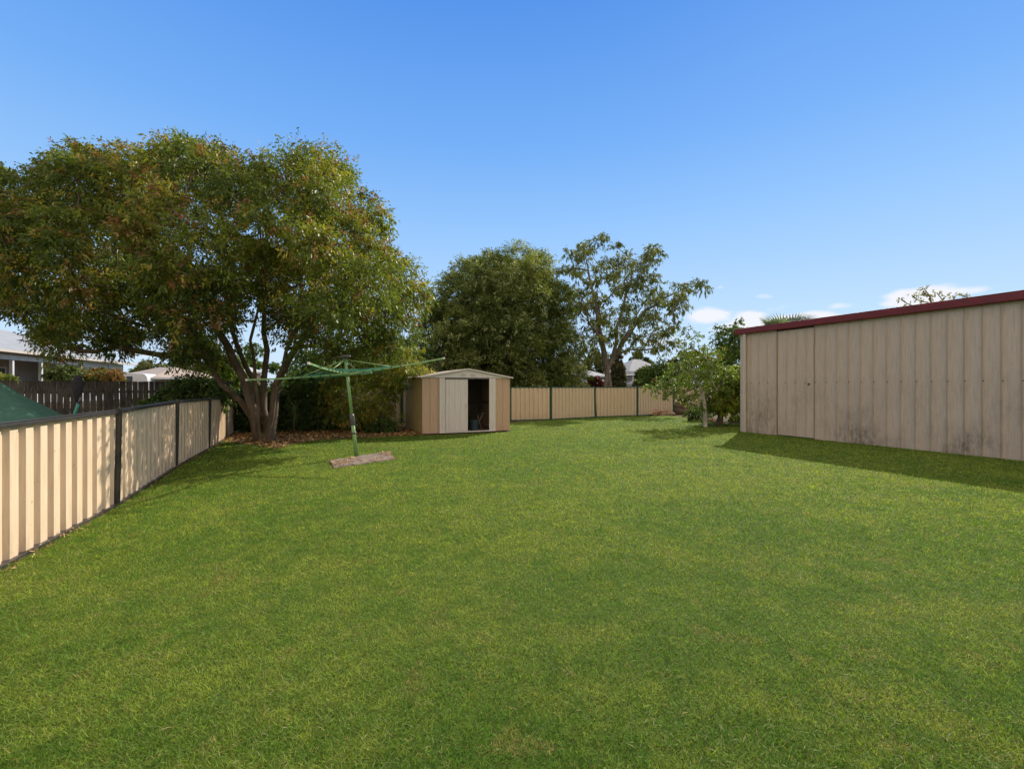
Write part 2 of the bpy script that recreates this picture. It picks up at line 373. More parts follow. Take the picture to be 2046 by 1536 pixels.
def skeleton(base, stems, targets, step=.5, jit=.06, tip=.012, expo=2.4, seed=1, bias=.35, base_r=None, sr=None):
    """nodes grow from given stems (lists of points starting at base) to every clump centre"""
    r = random.Random(seed); pts = []; par = []; dist = []
    def add(p, pa):
        pts.append(Vector(p)); par.append(pa); dist.append(0 if pa < 0 else dist[pa]+(pts[pa]-pts[-1]).length); return len(pts)-1
    root = add(base, -1); ends = []
    chains = []
    for s in stems:
        k = root; chains.append([])
        for q in s:
            q = Vector(q); a = pts[k].copy(); m = max(1, int((q-a).length/step))
            for i in range(1, m+1):
                pp = a.lerp(q, i/m)
                if i < m: pp += Vector((r.gauss(0, jit), r.gauss(0, jit), r.gauss(0, jit*.4)))
                k = add(pp, k); chains[-1].append(k)
        ends.append(k)
    tops = set(range(len(pts)))
    b = Vector(base)
    for t in sorted(targets, key=lambda q: (q-b).length):
        arr = np.array([tuple(p) for p in pts]); dv = np.linalg.norm(arr-np.array(t), axis=1)
        up = np.maximum(0, arr[:, 2]-t.z)
        low = (np.array(dist) < .9)*50
        k = int(np.argmin(dv+bias*np.array(dist)*.5+up*.6+low)); a = pts[k].copy(); Ld = (t-a).length; m = max(1, int(Ld/step))
        for i in range(1, m+1):
            f = i/m; pp = a.lerp(t, f); pp.z += -Ld*.10*math.sin(f*math.pi) if t.z > a.z else Ld*.12*math.sin(f*math.pi)
            if i < m: pp += Vector((r.gauss(0, jit), r.gauss(0, jit), r.gauss(0, jit)))
            k = add(pp, k)
    n = len(pts); kids = [[] for _ in range(n)]
    for i in range(1, n): kids[par[i]].append(i)
    rad = [0]*n
    for i in range(n-1, -1, -1):
        rad[i] = tip if not kids[i] else (sum(rad[c_]**expo for c_ in kids[i]))**(1/expo)
    if base_r: s_ = base_r/rad[0]; rad = [max(tip, x*s_) if s_ < 1 else x*(1+(s_-1)*min(1, x/rad[0]*1.5)) for x in rad]
    if sr:
        for c_, (r0, r1) in zip(chains, sr):
            for j, i in enumerate(c_): rad[i] = r0+(r1-r0)*(j/len(c_))**.8
        rad[0] = base_r
    return pts, kids, rad
def trunk_mesh(pts, kids, rad, name, mat, parent, flare=1.25, nmin=5, cut=0.0):
    m = MB(); starts = [(0, None)]
    while starts:
        i, pa = starts.pop(); ch = [] if pa is None else [pa]; chain = ch+[i]
        while kids[i]:
            ks = sorted(kids[i], key=lambda c_: -rad[c_]); starts += [(c_, i) for c_ in ks[1:]]
            i = ks[0]; chain.append(i)
        rr = [rad[j] for j in chain]
        if pa is not None: rr[0] = min(rad[pa]*.85, rad[chain[1]]*(1.45 if pa == 0 else 1.15))
        elif len(rr) > 1: rr[0] *= flare
        if max(rr) < cut: continue
        m.tube([pts[j] for j in chain], rr, 10 if rr[0] > .06 else (7 if rr[0] > .03 else nmin), cap=False)
    return m.build(name, mat, parent)
def crown(clumps, rad, ntw, nlf, ll, lw, pal, name, mat, parent, droop=.5, flat=.75, tipcol=None, tiprate=.0, up=.25, twmat=None, spread=.4, inner=.35, seed=3, zfade=None):
    """leafy twigs radiate from every clump centre; pal = list of leaf colours"""
    r = np.random.default_rng(seed); C0 = np.array([tuple(c_) for c_ in clumps]); nc = len(C0)
    cr = rad*(.7+.6*r.random(nc)); ctint = r.random(nc); cr2 = r.random(nc)
    T = nc*ntw; ci = np.repeat(np.arange(nc), ntw)
    d = r.normal(size=(T, 3)); d[:, 2] += up; d /= np.linalg.norm(d, axis=1)[:, None]
    ln = cr[ci]*(.55+.55*r.random(T)); e_ = d.copy(); e_[:, 2] *= flat
    K = T*nlf; ti = np.repeat(np.arange(T), nlf); u = inner+(1-inner)*r.random(K)**.8
    Pp = C0[ci[ti]]+e_[ti]*(ln[ti]*u)[:, None]; Pp[:, 2] -= droop*.35*ln[ti]*u**2
    Pp += r.normal(0, rad*.05, (K, 3))
    D = d[ti]*.7+r.normal(size=(K, 3))*spread; D[:, 2] -= droop*1.3; D /= np.linalg.norm(D, axis=1)[:, None]
    pal = np.array(pal); tw = r.random(T)
    q = np.clip(.48*ctint[ci[ti]]+.32*tw[ti]+.30*r.random(K)-.05, 0, .999)*(len(pal)-1); i0 = q.astype(int); f = (q-i0)[:, None]
    col = pal[i0]*(1-f)+pal[np.minimum(i0+1, len(pal)-1)]*f
    if tipcol is not None:
        tc_ = np.array(tipcol); hot = (r.random(T)[ti] < tiprate*(.4+2.0*cr2[ci[ti]]**2)) & (u > .55)
        pick = tc_[(r.random(T)*len(tc_)).astype(int)][ti]; col = np.where(hot[:, None], pick, col)
    col = col*(.75+.5*r.random(K))[:, None]
    Ln = ll*(.6+.8*r.random(K)); Wd = lw*(.6+.8*r.random(K))
    if zfade is not None: ok = Pp[:, 2] > zfade; Pp = Pp[ok]; D = D[ok]; Ln = Ln[ok]; Wd = Wd[ok]; col = col[ok]
    return leaves(Pp, D, Ln, Wd, col, name, mat, parent)
def plant(name, base, label, cat, clumps, stems, bark, crownargs, group=None, base_r=None, step=.5, jit=.06, tip=.01, expo=2.4, bias=.35, cut=0, seed=5, sr=None):
    t = thing(name, base, label, cat, group)
    pts, kids, rad = skeleton(base, stems, clumps, step, jit, tip, expo, seed, bias, base_r, sr)
    trunk_mesh(pts, kids, rad, 'trunk' if cat == 'tree' else 'stem', bark, t, cut=cut)
    crown(clumps, parent=t, **crownargs)
    return t

# --- the big spreading tree on the left
out = [(-110, 420), (-60, 350), (0, 342), (60, 336), (120, 334), (160, 308), (215, 332), (262, 314), (310, 328), (345, 308), (382, 296), (430, 316), (480, 315), (540, 338), (585, 322), (640, 322),
       (680, 350), (718, 405), (755, 440), (775, 490), (812, 520), (832, 560), (828, 600), (806, 655), (785, 690), (740, 700), (690, 705), (640, 712), (605, 695), (575, 640), (525, 612), (470, 602), (452, 660), (425, 715),
       (375, 712), (330, 675), (290, 665), (255, 680), (215, 695), (172, 712), (120, 690), (75, 660), (40, 630), (0, 605), (-50, 580), (-100, 540)]
cl = poly_clumps(out, 12.9, 4.3, 235, .84, 11, 2.2, .24)
cl += [P(376, 304, 12.6), P(392, 312, 13.1), P(360, 320, 12.9), P(410, 322, 12.7), P(168, 318, 12.8), P(262, 326, 12.6), P(620, 348, 12.8), P(585, 350, 13.0)]
b0 = Vector((-6.85, 12.75, -.12))
t_ = 12.9
stems = [[b0+Vector((-.22, 0, .4)), P(503, 832, t_), P(480, 800, t_), P(444, 771, t_-.1), P(420, 730, t_-.3), P(385, 660, t_-.8), P(320, 600, t_-1.2)],
         [b0+Vector((-.18, -.1, .4)), P(505, 820, t_-.2), P(488, 759, t_-.2), P(468, 722, t_-.2), P(456, 693, t_-.1), P(429, 650, t_-.3), P(390, 560, t_), P(370, 450, t_)],
         [b0+Vector((-.08, .25, .5)), P(508, 800, t_+.3), P(490, 730, t_+.3), P(470, 680, t_+.4), P(458, 640, t_+.5), P(470, 500, t_+.6)],
         [b0+Vector((.0, .2, .5)), P(527, 820, t_+.3), P(527, 759, t_+.5), P(534, 700, t_+.7), P(525, 560, t_+.9)],
         [b0+Vector((.20, -.05, .4)), P(546, 839, t_), P(551, 771, t_), P(560, 752, t_), P(581, 710, t_), P(632, 644, t_), P(690, 580, t_)],
         [b0+Vector((.16, -.15, .4)), P(543, 830, t_-.2), P(549, 772, t_-.1), P(566, 735, t_-.4), P(590, 660, t_-.7), P(600, 540, t_-.9)],
         [b0+Vector((-.05, -.2, .4)), P(516, 835, t_-.3), P(510, 760, t_-.4), P(500, 680, t_-.6), P(520, 600, t_-.9)]]
SR = [(.10, .055), (.125, .055), (.08, .04), (.10, .045), (.135, .05), (.08, .035), (.055, .03)]
GREENS = [(.036, .068, .016), (.062, .104, .020), (.11, .15, .025), (.18, .225, .032), (.31, .29, .04)]
plant('shade_tree', b0, 'huge spreading tree with several trunks and drooping olive and rusty leaves beside the left fence', 'tree', cl, stems, M['bark'],
      dict(rad=.74, ntw=98, nlf=15, ll=.095, lw=.037, pal=GREENS, name='crown', mat=M['leaf'], droop=.25, flat=.82, up=.4, inner=.5, spread=.55,
           tipcol=[(.24, .12, .055), (.32, .27, .05), (.30, .27, .05), (.25, .15, .07)], tiprate=.17, seed=21), base_r=.25, expo=2.4, tip=.009, bias=.2, seed=4, sr=SR)  # rusty and new-leaf tips; sunlit yellow is also put into their colour

# --- dense evergreen behind the back fence
out = [(838, 700), (838, 650), (858, 612), (900, 585), (905, 545), (950, 525), (985, 518), (1020, 514), (1060, 508), (1085, 525), (1100, 555), (1128, 580), (1128, 640), (1145, 690), (1152, 740), (1150, 800), (1100, 820), (840, 820)]
cl = poly_clumps(out, 27.5, 4.2, 200, 1.15, 12, .6, .25)
b = Vector(((990-1023)/F*27.5, 27.5, 0))
plant('evergreen_tree', b, 'dense dark round evergreen tree directly behind the small shed', 'tree', cl, [[b+Vector((0, 0, 2)), b+Vector((.3, 0, 4.5))]], M['dark_bark'],
      dict(rad=1.02, ntw=150, nlf=12, ll=.14, lw=.05, inner=.55, pal=[(.040, .070, .015), (.075, .11, .02), (.13, .165, .032), (.25, .29, .07)], name='crown', mat=M['leaf_dull'], droop=.15, flat=.85,
           tipcol=[(.30, .34, .13), (.26, .31, .11), (.34, .37, .17)], tiprate=.24, up=.6, seed=22), base_r=.35, seed=8)  # pale tips put sunlit highlights into the leaf colour

# --- open gum tree
out = [(1112, 522), (1145, 482), (1190, 465), (1215, 482), (1262, 498), (1300, 478), (1318, 505), (1302, 545), (1340, 575), (1388, 540), (1414, 572), (1390, 600), (1362, 622), (1348, 655), (1350, 700), (1300, 712), (1265, 695), (1240, 712), (1180, 722), (1165, 680), (1140, 640), (1135, 590), (1112, 550)]
cl = poly_clumps(out, 31, 3.4, 120, .85, 13, 2, .7)
b = Vector(((1212-1023)/F*31, 31, 0))
plant('gum_tree', b, 'airy gum tree with pale forking limbs and sky showing through its thin crown', 'tree', cl,
      [[P(1213, 745, 31), P(1204, 690, 31), P(1190, 600, 31), P(1175, 540, 31.3)], [P(1214, 740, 31), P(1232, 680, 30.7), P(1250, 590, 30.4), P(1262, 530, 30)], [P(1214, 735, 31.2), P(1240, 690, 31.5), P(1290, 620, 31.8), P(1350, 585, 32)]], M['pale_bark'],
      dict(rad=.70, ntw=20, nlf=11, ll=.20, lw=.06, pal=[(.07, .10, .03), (.11, .145, .04), (.16, .185, .06), (.22, .23, .085)], name='crown', mat=M['leaf_dull'], droop=.6, flat=.8, seed=23), base_r=.27, tip=.016, expo=2.2, step=.8, jit=.12, seed=9)

# ------------------------------------------------------------------ fences
def sheet(a, b, z0, z1, prof, side, name, mat, parent, steps=None, za=None, thick=.003):
    """ribbed sheet from a to b; prof = [(fraction of pitch, offset)], pitch last"""
    a = Vector(a); b = Vector(b); d = (b-a); Ln = d.length; d.normalize(); nrm = Vector((d.y, -d.x, 0))*side
    pl, pitch = prof; m = MB(); v = []; s = 0; S = []
    while s < Ln:
        for fr, off in pl:
            if s+fr < Ln: S.append((s+fr, off))
        s += pitch
    S.append((Ln, pl[0][1]))
    for s, o_ in S:
        q = a+d*s+nrm*o_; t = s/Ln
        v += [(q.x, q.y, z0), (q.x, q.y, z1)]
    f = [(2*i, 2*i+2, 2*i+3, 2*i+1) for i in range(len(S)-1)]
    m.add(v, f); o = m.build(name, mat, parent)
    so_ = o.modifiers.new('thickness', 'SOLIDIFY'); so_.thickness = thick; so_.offset = 0
    return o
CB = ([(0, .0), (.055, 0), (.082, .036), (.190, .036)], .217)
fp = [Vector((-2.98, .4, 0)), Vector((-3.92, 3.05, 0)), Vector((-4.99, 5.81, 0)), Vector((-6.27, 8.59, 0)), Vector((-7.33, 11.13, 0)), Vector((-8.38, 13.5, 0)), Vector((-9.14, 15.2, 0))]
fp[1] = fp[2]+(G(0, 1136)-fp[2]).normalized()*3.0
fp[0] = fp[1]+(fp[1]-fp[2])*.98
th = [1.2, 1.2, 1.215, 1.25, 1.23, 1.21, 1.2]
fe = thing('metal_fence', fp[0], 'low cream ribbed steel fence with black posts and rails along the left of the lawn', 'fence')
for i in range(6):
    a, b = fp[i], fp[i+1]; d = (b-a).normalized(); nr = Vector((d.y, -d.x, 0)); H = min(th[i], th[i+1])-.02
    a2 = a+d*.021; b2 = b-d*.021
    sheet(a2-nr*.036, b2-nr*.036, .03, H-.02, CB, 1, 'panel', M['cream'], fe)
    for (zc, nm, hh) in ((None, 'top_rail', .034), (.008, 'bottom_rail', .06)):
        m = MB(); za = (th[i]-.03) if zc is None else zc; zb = (th[i+1]-.03) if zc is None else zc
        m.beam(a2+Vector((0, 0, za)), b2+Vector((0, 0, zb)), .070, hh)
        if zc is None: m.beam(a2+Vector((0, 0, za+.028)), b2+Vector((0, 0, zb+.028)), .04, .008)
        m.build(nm, M['black_rail'], fe, .004)
for i, p in enumerate(fp):
    d = (fp[min(i+1, 6)]-fp[max(i-1, 0)]).normalized(); nr = Vector((d.y, -d.x, 0)); lean = Vector((.03, 0, 0)) if i > 1 else Vector((0, 0, 0))
    m = MB(); hz = th[i]+.015
    m.beam(p, p+lean+Vector((0, 0, hz)), .042, .046, up=tuple(nr)); m.box(p+lean+Vector((0, 0, hz+.004)), (.052, .052, .008), tuple(nr), tuple(d))
    for s in (-1, 1): m.beam(p+d*.016*s+nr*.027+Vector((0, 0, .01)), p+lean+d*.016*s+nr*.027+Vector((0, 0, hz-.02)), .010, .008, up=tuple(nr))
    m.build('post', M['black_rail'], fe, .003)

CB2 = ([(0, .0), (.05, 0), (.062, .040), (.168, .040), (.180, 0)], .215)
bp = [Vector((-9.16, 15.6, 0)), Vector((-6.75, 16.95, 0)), Vector((-4.35, 18.15, 0)), Vector((-1.9, 19.35, 0)), Vector((-.1, 20.2, 0)), G(1100, 839), G(1190, 834), G(1273, 831), Vector((9.0, 25.7, 0)), Vector((11.4, 27.1, 0)), Vector((13.8, 28.5, 0)), Vector((16.2, 29.9, 0))]
bf = thing('metal_fence', bp[0], 'taller yellowish cream steel fence with dark green posts across the back of the yard', 'fence')
for i in range(len(bp)-1):
    a, b = bp[i], bp[i+1]; d = (b-a).normalized(); nr = Vector((d.y, -d.x, 0))
    z0 = .13 if i in (1, 2) else .04
    sheet(a+d*.03-nr*.018, b-d*.03-nr*.018, z0, 1.46, CB2, 1, 'panel', M['back_cream'], bf)
    m = MB(); m.beam(a+d*.035+Vector((0, 0, 1.485)), b-d*.035+Vector((0, 0, 1.485)), .06, .045); m.build('top_rail', M['green_rail'], bf, .004)
    m = MB(); m.beam(a+d*.035+Vector((0, 0, z0-.01)), b-d*.035+Vector((0, 0, z0-.01)), .055, .05); m.build('bottom_rail', M['green_rail'], bf, .004)
for i, p in enumerate(bp):
    d = (bp[min(i+1, len(bp)-1)]-bp[max(i-1, 0)]).normalized(); nr = Vector((d.y, -d.x, 0)); ln = Vector((-.09, 0, 0)) if i == 6 else Vector((.0, 0, 0))
    m = MB(); m.beam(p-Vector((0, 0, .02)), p+ln+Vector((0, 0, 1.51)), .075, .11, up=tuple(nr)); m.build('post', M['green_rail'], bf, .003)
# old paling fence of the neighbour
pa = Vector((-20.5, 10.0, 0)); pb = Vector((-9.6, 15.75, 0)); d = (pb-pa).normalized(); nr = Vector((d.y, -d.x, 0)); Ln = (pb-pa).length
pf = thing('paling_fence', pa, 'weathered dark grey timber paling fence with thin gaps beyond the left fence', 'fence')
m = MB(); s = 0; r = random.Random(3)
while s < Ln:
    wd = r.uniform(.12, .15); h = 1.68+r.uniform(-.015, .012); ln = r.gauss(0, .007)
    q = pa+d*(s+wd/2)+nr*r.uniform(0, .006)
    m.box(q+Vector((0, 0, h/2)), (wd, .014, h), d+Vector((0, 0, ln)), nr, Vector((0, 0, 1))-d*ln); s += wd+(r.uniform(.006, .018))
m.build('palings', M['paling'], pf)
for z in (.35, 1.35):
    MB().beam(pa-nr*.045+Vector((0, 0, z)), pb-nr*.045+Vector((0, 0, z)), .04, .07).build('rail', M['paling'], pf)
k = 1.0
while k < Ln:
    MB().beam(pa+d*k-nr*.12, pa+d*k-nr*.12+Vector((0, 0, 1.62)), .1, .09, up=tuple(nr)).build('post', M['paling'], pf); k += 2.7

# ------------------------------------------------------------------ big garage on the right
C0 = Vector((7.70, 15.5, 0)); D0 = Vector((.397, -.918, 0)).normalized(); NO = Vector((-.918, -.397, 0)).normalized()   # NO: outward to the lawn
ga = thing('garage', C0, 'long tall beige ribbed steel garage with a dark red gutter on the right', 'garage')
def gsheet(s0, s1, z0, z1, off, name, parent, mat=None, first=0.0):
    S = [(s0, 0)]; k = 2.81-.3*20+first
    while k < s1:
        for dd, o_ in ((-.026, 0), (-.024, -.010), (-.020, -.010), (-.018, 0), (-.012, .026), (-.004, .026), (0.0, .008), (.004, .026), (.012, .026), (.020, 0)):
            if s0+.01 < k+dd < s1-.01: S.append((k+dd, o_))
        for fr in (.10, .19):
            for dd, o_ in ((-.008, 0), (0, .004), (.008, 0)):
                if s0+.01 < k+fr+dd < s1-.01: S.append((k+fr+dd, o_))
        k += .3
    S.append((s1, 0)); S.sort(); v = []
    for s_, o_ in S:
        q = C0+D0*s_+NO*(o_+off); v += [(q.x, q.y, z0), (q.x, q.y, z1)]
    m = MB().add(v, [(2*i, 2*i+2, 2*i+3, 2*i+1) for i in range(len(S)-1)]); o = m.build(name, mat or M['garage'], parent)
    so_ = o.modifiers.new('thickness', 'SOLIDIFY'); so_.thickness = .002; so_.offset = -1
    return o
LW = 14.0; WID = 7.0
gsheet(.16, 1.315, .0, 3.30, 0, 'wall', ga)
gsheet(2.485, LW, .0, 3.30, 0, 'wall', ga)
dr = gsheet(1.345, 2.47, .03, 3.215, .006, 'door', ga, None, -.24)
MB().tube([C0+D0*2.33+NO*.006+Vector((0, 0, 1.585)), C0+D0*2.33+NO*.035+Vector((0, 0, 1.585))], .028, 12).build('handle', M['dark_metal'], dr)
# the frame of the door and the far end, the roof
m = MB()
for s_ in (1.30, 2.50): m.box(C0+D0*s_-NO*.06+Vector((0, 0, 1.65)), (.03, .08, 3.3), D0, NO)
m.box(C0+D0*1.9-NO*.09+Vector((0, 0, 3.2)), (1.2, .03, .2), D0, NO); m.build('door_frame', M['dark_metal'], ga)
mid = C0-NO*WID/2
def g3(u, s_, z): q = C0-NO*u+D0*s_; return (q.x, q.y, z)
for nm, s_ in (('end_wall', .0), ('end_wall', LW)):
    MB().prism([g3(.01, s_, 0), g3(WID, s_, 0), g3(WID, s_, 3.3), g3(WID/2, s_, 3.5), g3(.01, s_, 3.3)], D0*(.02 if s_ else -.02)).build(nm, M['garage'], ga)
MB().box(C0-NO*WID+D0*LW/2+Vector((0, 0, 1.65)), (LW, .02, 3.3), D0, NO).build('wall', M['garage'], ga)
m = MB()
for u0, u1, za, zb in ((-.06, WID/2, 3.37, 3.56), (WID/2, WID+.06, 3.56, 3.37)):
    m.prism([g3(u0, -.12, za), g3(u1, -.12, zb), g3(u1, -.12, zb+.02), g3(u0, -.12, za+.02)], D0*(LW+.24))
m.build('roof', M['roof_grey'], ga)
m = MB(); prof = [(.0, 3.26), (.10, 3.25), (.125, 3.27), (.13, 3.40), (.115, 3.42), (.13, 3.44), (.118, 3.45), (.105, 3.43), (.0, 3.41)]
m.prism([g3(-u-.005, -.13, z) for u, z in reversed(prof)], D0*(4.62)); m.prism([g3(-u-.008, 4.47, z+.001) for u, z in reversed(prof)], D0*(LW-4.3)); m.build('gutter', M['red'], ga, .004)
m = MB(); m.box(C0+D0*.075+NO*.002+Vector((0, 0, 1.64)), (.14, .05, 3.28), D0, NO); m.build('corner_flashing', M['garage_trim'], ga, .004)
m = MB(); m.box(C0+D0*.20+NO*.065+Vector((0, 0, 1.63)), (.10, .06, 3.26), D0, NO); m.build('downpipe', M['garage_trim'], ga, .008)
k = .41
while k < LW:
    if not (1.28 < k < 1.36):
        q = C0+D0*(k+.008)+NO*.012+Vector((0, 0, 1.63)); MB().tube([q, q+NO*.016], .014, 6).build('screw', M['dark_metal'], ga)
    k += .3

# ------------------------------------------------------------------ small garden shed
S0 = Vector((-2.83, 14.53, 0)); SX = Vector((.91, .415, 0)).normalized(); SY = Vector((-SX.y, SX.x, 0)); W_, D_ = 3.03, 2.6
def sp(x, y, z): return S0+SX*x+SY*y+Vector((0, 0, z))
def sx(px):                                     # distance along the front that a bearing meets
    k = (px-1023)/F; return (k*S0.y-S0.x)/(SX.x-k*SX.y)
gs = thing('garden_shed', S0, 'small tan steel garden shed with white sliding doors half open', 'shed')
HS = 1.80
def ribs(a, b, z0, z1, pitch, dep, name, mat, parent=gs, gap=.02):
    a = Vector(a); b = Vector(b)
    return sheet(a, b, z0, z1, ([(0, 0), (pitch-gap, 0), (pitch-gap*.5, dep)], pitch), 1, name, mat, parent, thick=.002)
xs = [sx(780+p/6.394) for p in (405, 500, 622, 695, 985, 1258, 1340, 1445, 1525)]
xs[0] = 0; W_ = xs[-1]
ribs(sp(0, 0, 0), sp(xs[2], 0, 0), .02, HS, .255, -.014, 'front_panel', M['shed_tan'])
ribs(sp(xs[6], 0, 0), sp(xs[8], 0, 0), .02, HS, .285, -.014, 'front_panel', M['shed_tan'])
sheet(sp(0, D_, 0), sp(0, 0, 0), .02, HS, ([(0, 0), (.06, 0), (.072, -.012), (.112, -.012), (.124, 0)], .19), 1, 'side_wall', M['shed_side'], gs)
sheet(sp(W_, 0, 0), sp(W_, D_, 0), .02, HS, ([(0, 0), (.06, 0), (.072, -.012), (.112, -.012), (.124, 0)], .19), 1, 'side_wall', M['shed_tan'], gs)
sheet(sp(W_, D_, 0), sp(0, D_, 0), .02, HS, ([(0, 0), (.12, 0), (.13, -.012), (.17, -.012), (.18, 0)], .24), 1, 'back_wall', M['inside'], gs)
for a_, b_ in ((xs[2], xs[3]), (xs[5], xs[6])):
    m = MB(); m.box(sp((a_+b_)/2, -.022, .91), (b_-a_-.006, .03, 1.76), SX, SY); m.box(sp((a_+b_)/2+.01, -.042, .91), (.012, .01, 1.76), SX, SY)
    m.build('door_frame', M['shed_white'], gs, .004)
do = sheet(sp(xs[3]+.02, -.03, 0), sp(xs[4], -.03, 0), .06, 1.755, ([(0, 0), (.02, -.01), (.04, 0), (.09, 0), (.098, -.008), (.106, 0), (.115, 0), (.123, -.008), (.131, 0)], .195), 1, 'door', M['shed_white'], gs)
MB().box(sp(xs[4]-.06, -.05, .92), (.05, .02, .13), SX, SY).build('handle', M['cap'], do, .005)
sheet(sp(xs[3]-.1, .0, 0), sp(xs[4]-.05, .0, 0), .06, 1.75, ([(0, 0), (.09, 0), (.098, -.008), (.106, 0)], .195), 1, 'door', M['shed_white'], gs)
m = MB(); m.box(sp((xs[2]+xs[6])/2, -.02, .035), (xs[6]-xs[2], .09, .035), SX, SY); m.build('sill', M['shed_white'], gs, .004)
m = MB(); m.box(sp((xs[3]+xs[5])/2, -.028, 1.782), (xs[5]-xs[3], .05, .05), SX, SY); m.build('door_track', M['dark_metal'], gs, .004)
PK = 2.07
m = MB(); m.prism([sp(-.01, -.035, HS-.0), sp(W_+.01, -.035, HS-.0), sp(W_+.01, -.035, HS+.03), sp(W_/2, -.035, PK), sp(-.01, -.035, HS+.03)], SY*.025); gb = m.build('gable', M['shed_white'], gs)
for vx in (-.17, .17):
    m = MB()
    for k in range(4):
        m.box(sp(W_/2+vx, -.042, 1.855+k*.022), (.17, .012, .010), SX, SY)
    m.build('vent', M['roof_grey'], gb)
m = MB(); m.prism([sp(0, D_-.01, HS), sp(W_, D_-.01, HS), sp(W_, D_-.01, HS+.03), sp(W_/2, D_-.01, PK), sp(0, D_-.01, HS+.03)], SY*.01); m.build('gable', M['shed_tan'], gs)
# roof: two ribbed slopes
m = MB()
for sgn in (-1, 1):
    eave = -.09 if sgn < 0 else W_+.09; n = 28; v = []
    for k in range(n+1):
        y = -.09+(D_+.16)*k/n; o_ = .016 if k % 4 in (0,) else 0
        v += [sp(eave, y, HS+.012+o_), sp(W_/2, y, PK+.018+o_)]
    m.add(v, [(2*i, 2*i+1, 2*i+3, 2*i+2) if sgn > 0 else (2*i, 2*i+2, 2*i+3, 2*i+1) for i in range(n)])
o = m.build('roof', M['shed_roof'], gs); k = o.modifiers.new('thickness', 'SOLIDIFY'); k.thickness = .006; k.offset = 0
m = MB()
for a_, b_ in ((sp(-.09, -.085, HS+.008), sp(W_/2, -.085, PK+.016)), (sp(W_/2, -.085, PK+.016), sp(W_+.09, -.085, HS+.008))): m.beam(a_, b_, .02, .04)
m.build('roof_trim', M['shed_white'], gs, .003)
m = MB(); m.beam(sp(.02, D_-.05, .92), sp(W_-.02, D_-.05, .92), .03, .04); m.beam(sp(W_-.05, .05, .92), sp(W_-.05, D_-.05, .92), .03, .04); m.build('wall_rail', M['dark_metal'], gs)
MB().box(sp(W_/2, D_/2, .012), (W_-.06, D_-.06, .02), SX, SY).build('floor', M['slab'], gs)
# things in the doorway
xc = (xs[4]+xs[5])/2
q = sp(xc+.02, .45, .022); m = MB(); n = 20
m.tube([q, q+Vector((0, 0, .05)), q+Vector((0, 0, .30)), q+Vector((0, 0, .33)), q+Vector((0, 0, .345))], [.13, .14, .165, .18, .18], n)
bu = thing('bucket', q, 'dark blue grey bucket on the floor inside the small shed', 'bucket'); m.build('body', M['bucket'], bu)
m = MB(); m.tube([q+Vector((.18*math.cos(a), .18*math.sin(a)*.3-.04, .33-.10*math.sin(a))) for a in np.linspace(0, math.pi, 12)], .005, 5); m.build('handle', M['dark_metal'], bu)
q = sp(xc-.16, .75, .022); pt = thing('potted_plant', q, 'dark leafy pot plant standing behind the bucket in the small shed', 'pot plant')
MB().tube([q, q+Vector((0, 0, .3))], [.10, .14], 16).build('pot', M['dark_metal'], pt)
cl = [q+Vector((0, 0, .42)), q+Vector((.08, .02, .5)), q+Vector((-.08, 0, .46))]
crown(cl, .16, 10, 5, .09, .035, [(.02, .04, .01), (.03, .05, .015)], 'foliage', M['leaf_dull'], pt, seed=2)
q = sp(xs[5]-.16, .5, .022); ch = thing('folding_stool', q, 'small grey timber folding stool leaning inside the open shed doorway', 'stool')
MB().beam(q+SX*-.12, q+SX*.12+Vector((0, 0, .55)), .02, .04, up=tuple(SY)).build('leg', M['timber'], ch)
MB().beam(q+SX*.10+SY*.03, q+SX*-.05+SY*.03+Vector((0, 0, .50)), .02, .04, up=tuple(SY)).build('leg', M['timber'], ch)
MB().beam(q+SX*.13+SY*-.1+Vector((0, 0, .57)), q+SX*.13+SY*.22+Vector((0, 0, .57)), .05, .02).build('seat', M['timber'], ch)

# ------------------------------------------------------------------ rotary clothes hoist
HB = Vector((-3.33, 9.86, 0)); hz = Vector((-.113, 0, .9936)); hx = Vector((.9936, 0, .113)); hy = Vector((0, 1, 0))
def hp(x, y, z): return HB+hx*x+hy*y+hz*z
ho = thing('clothes_hoist', HB, 'leaning green rotary clothes hoist with four arms and green lines', 'clothes line')
MB().tube([hp(0, 0, -.05), hp(0, 0, .86)], .040, 16).build('lower_pole', M['hoist'], ho)
MB().tube([hp(0, 0, .80), hp(0, 0, 2.13)], .033, 16).build('upper_pole', M['hoist'], ho)
MB().tube([hp(0, 0, .69), hp(0, 0, .70), hp(0, 0, .88), hp(0, 0, .93)], [.048, .053, .053, .040], 16).build('sleeve', M['dark_metal'], ho)
MB().tube([hp(0, 0, .50), hp(0, 0, .535)], .051, 16).build('collar', M['dark_metal'], ho)
MB().tube([hp(-.10, 0, .68), hp(.10, 0, .68)], .006, 6).build('pin', M['dark_metal'], ho)
MB().tube([hp(0, 0, 1.74), hp(0, 0, 1.86)], .055, 16).build('hub', M['hoist'], ho)
m = MB(); m.tube([hp(0, 0, 2.12), hp(0, 0, 2.15), hp(0, 0, 2.18), hp(0, 0, 2.20)], [.05, .13, .11, .03], 16); m.tube([hp(-.3, .02, 2.17), hp(0, 0, 2.17)], .008, 5); m.build('head', M['dark_metal'], ho)
ARM = 2.06; rot = R(3)
def ap(i, r_):
    a = rot+i*math.pi/2; z = 1.79+.035*r_ + (.03*(r_-1)**2 if r_ > 1 else 0)
    return hp(math.cos(a)*r_, math.sin(a)*r_, z)
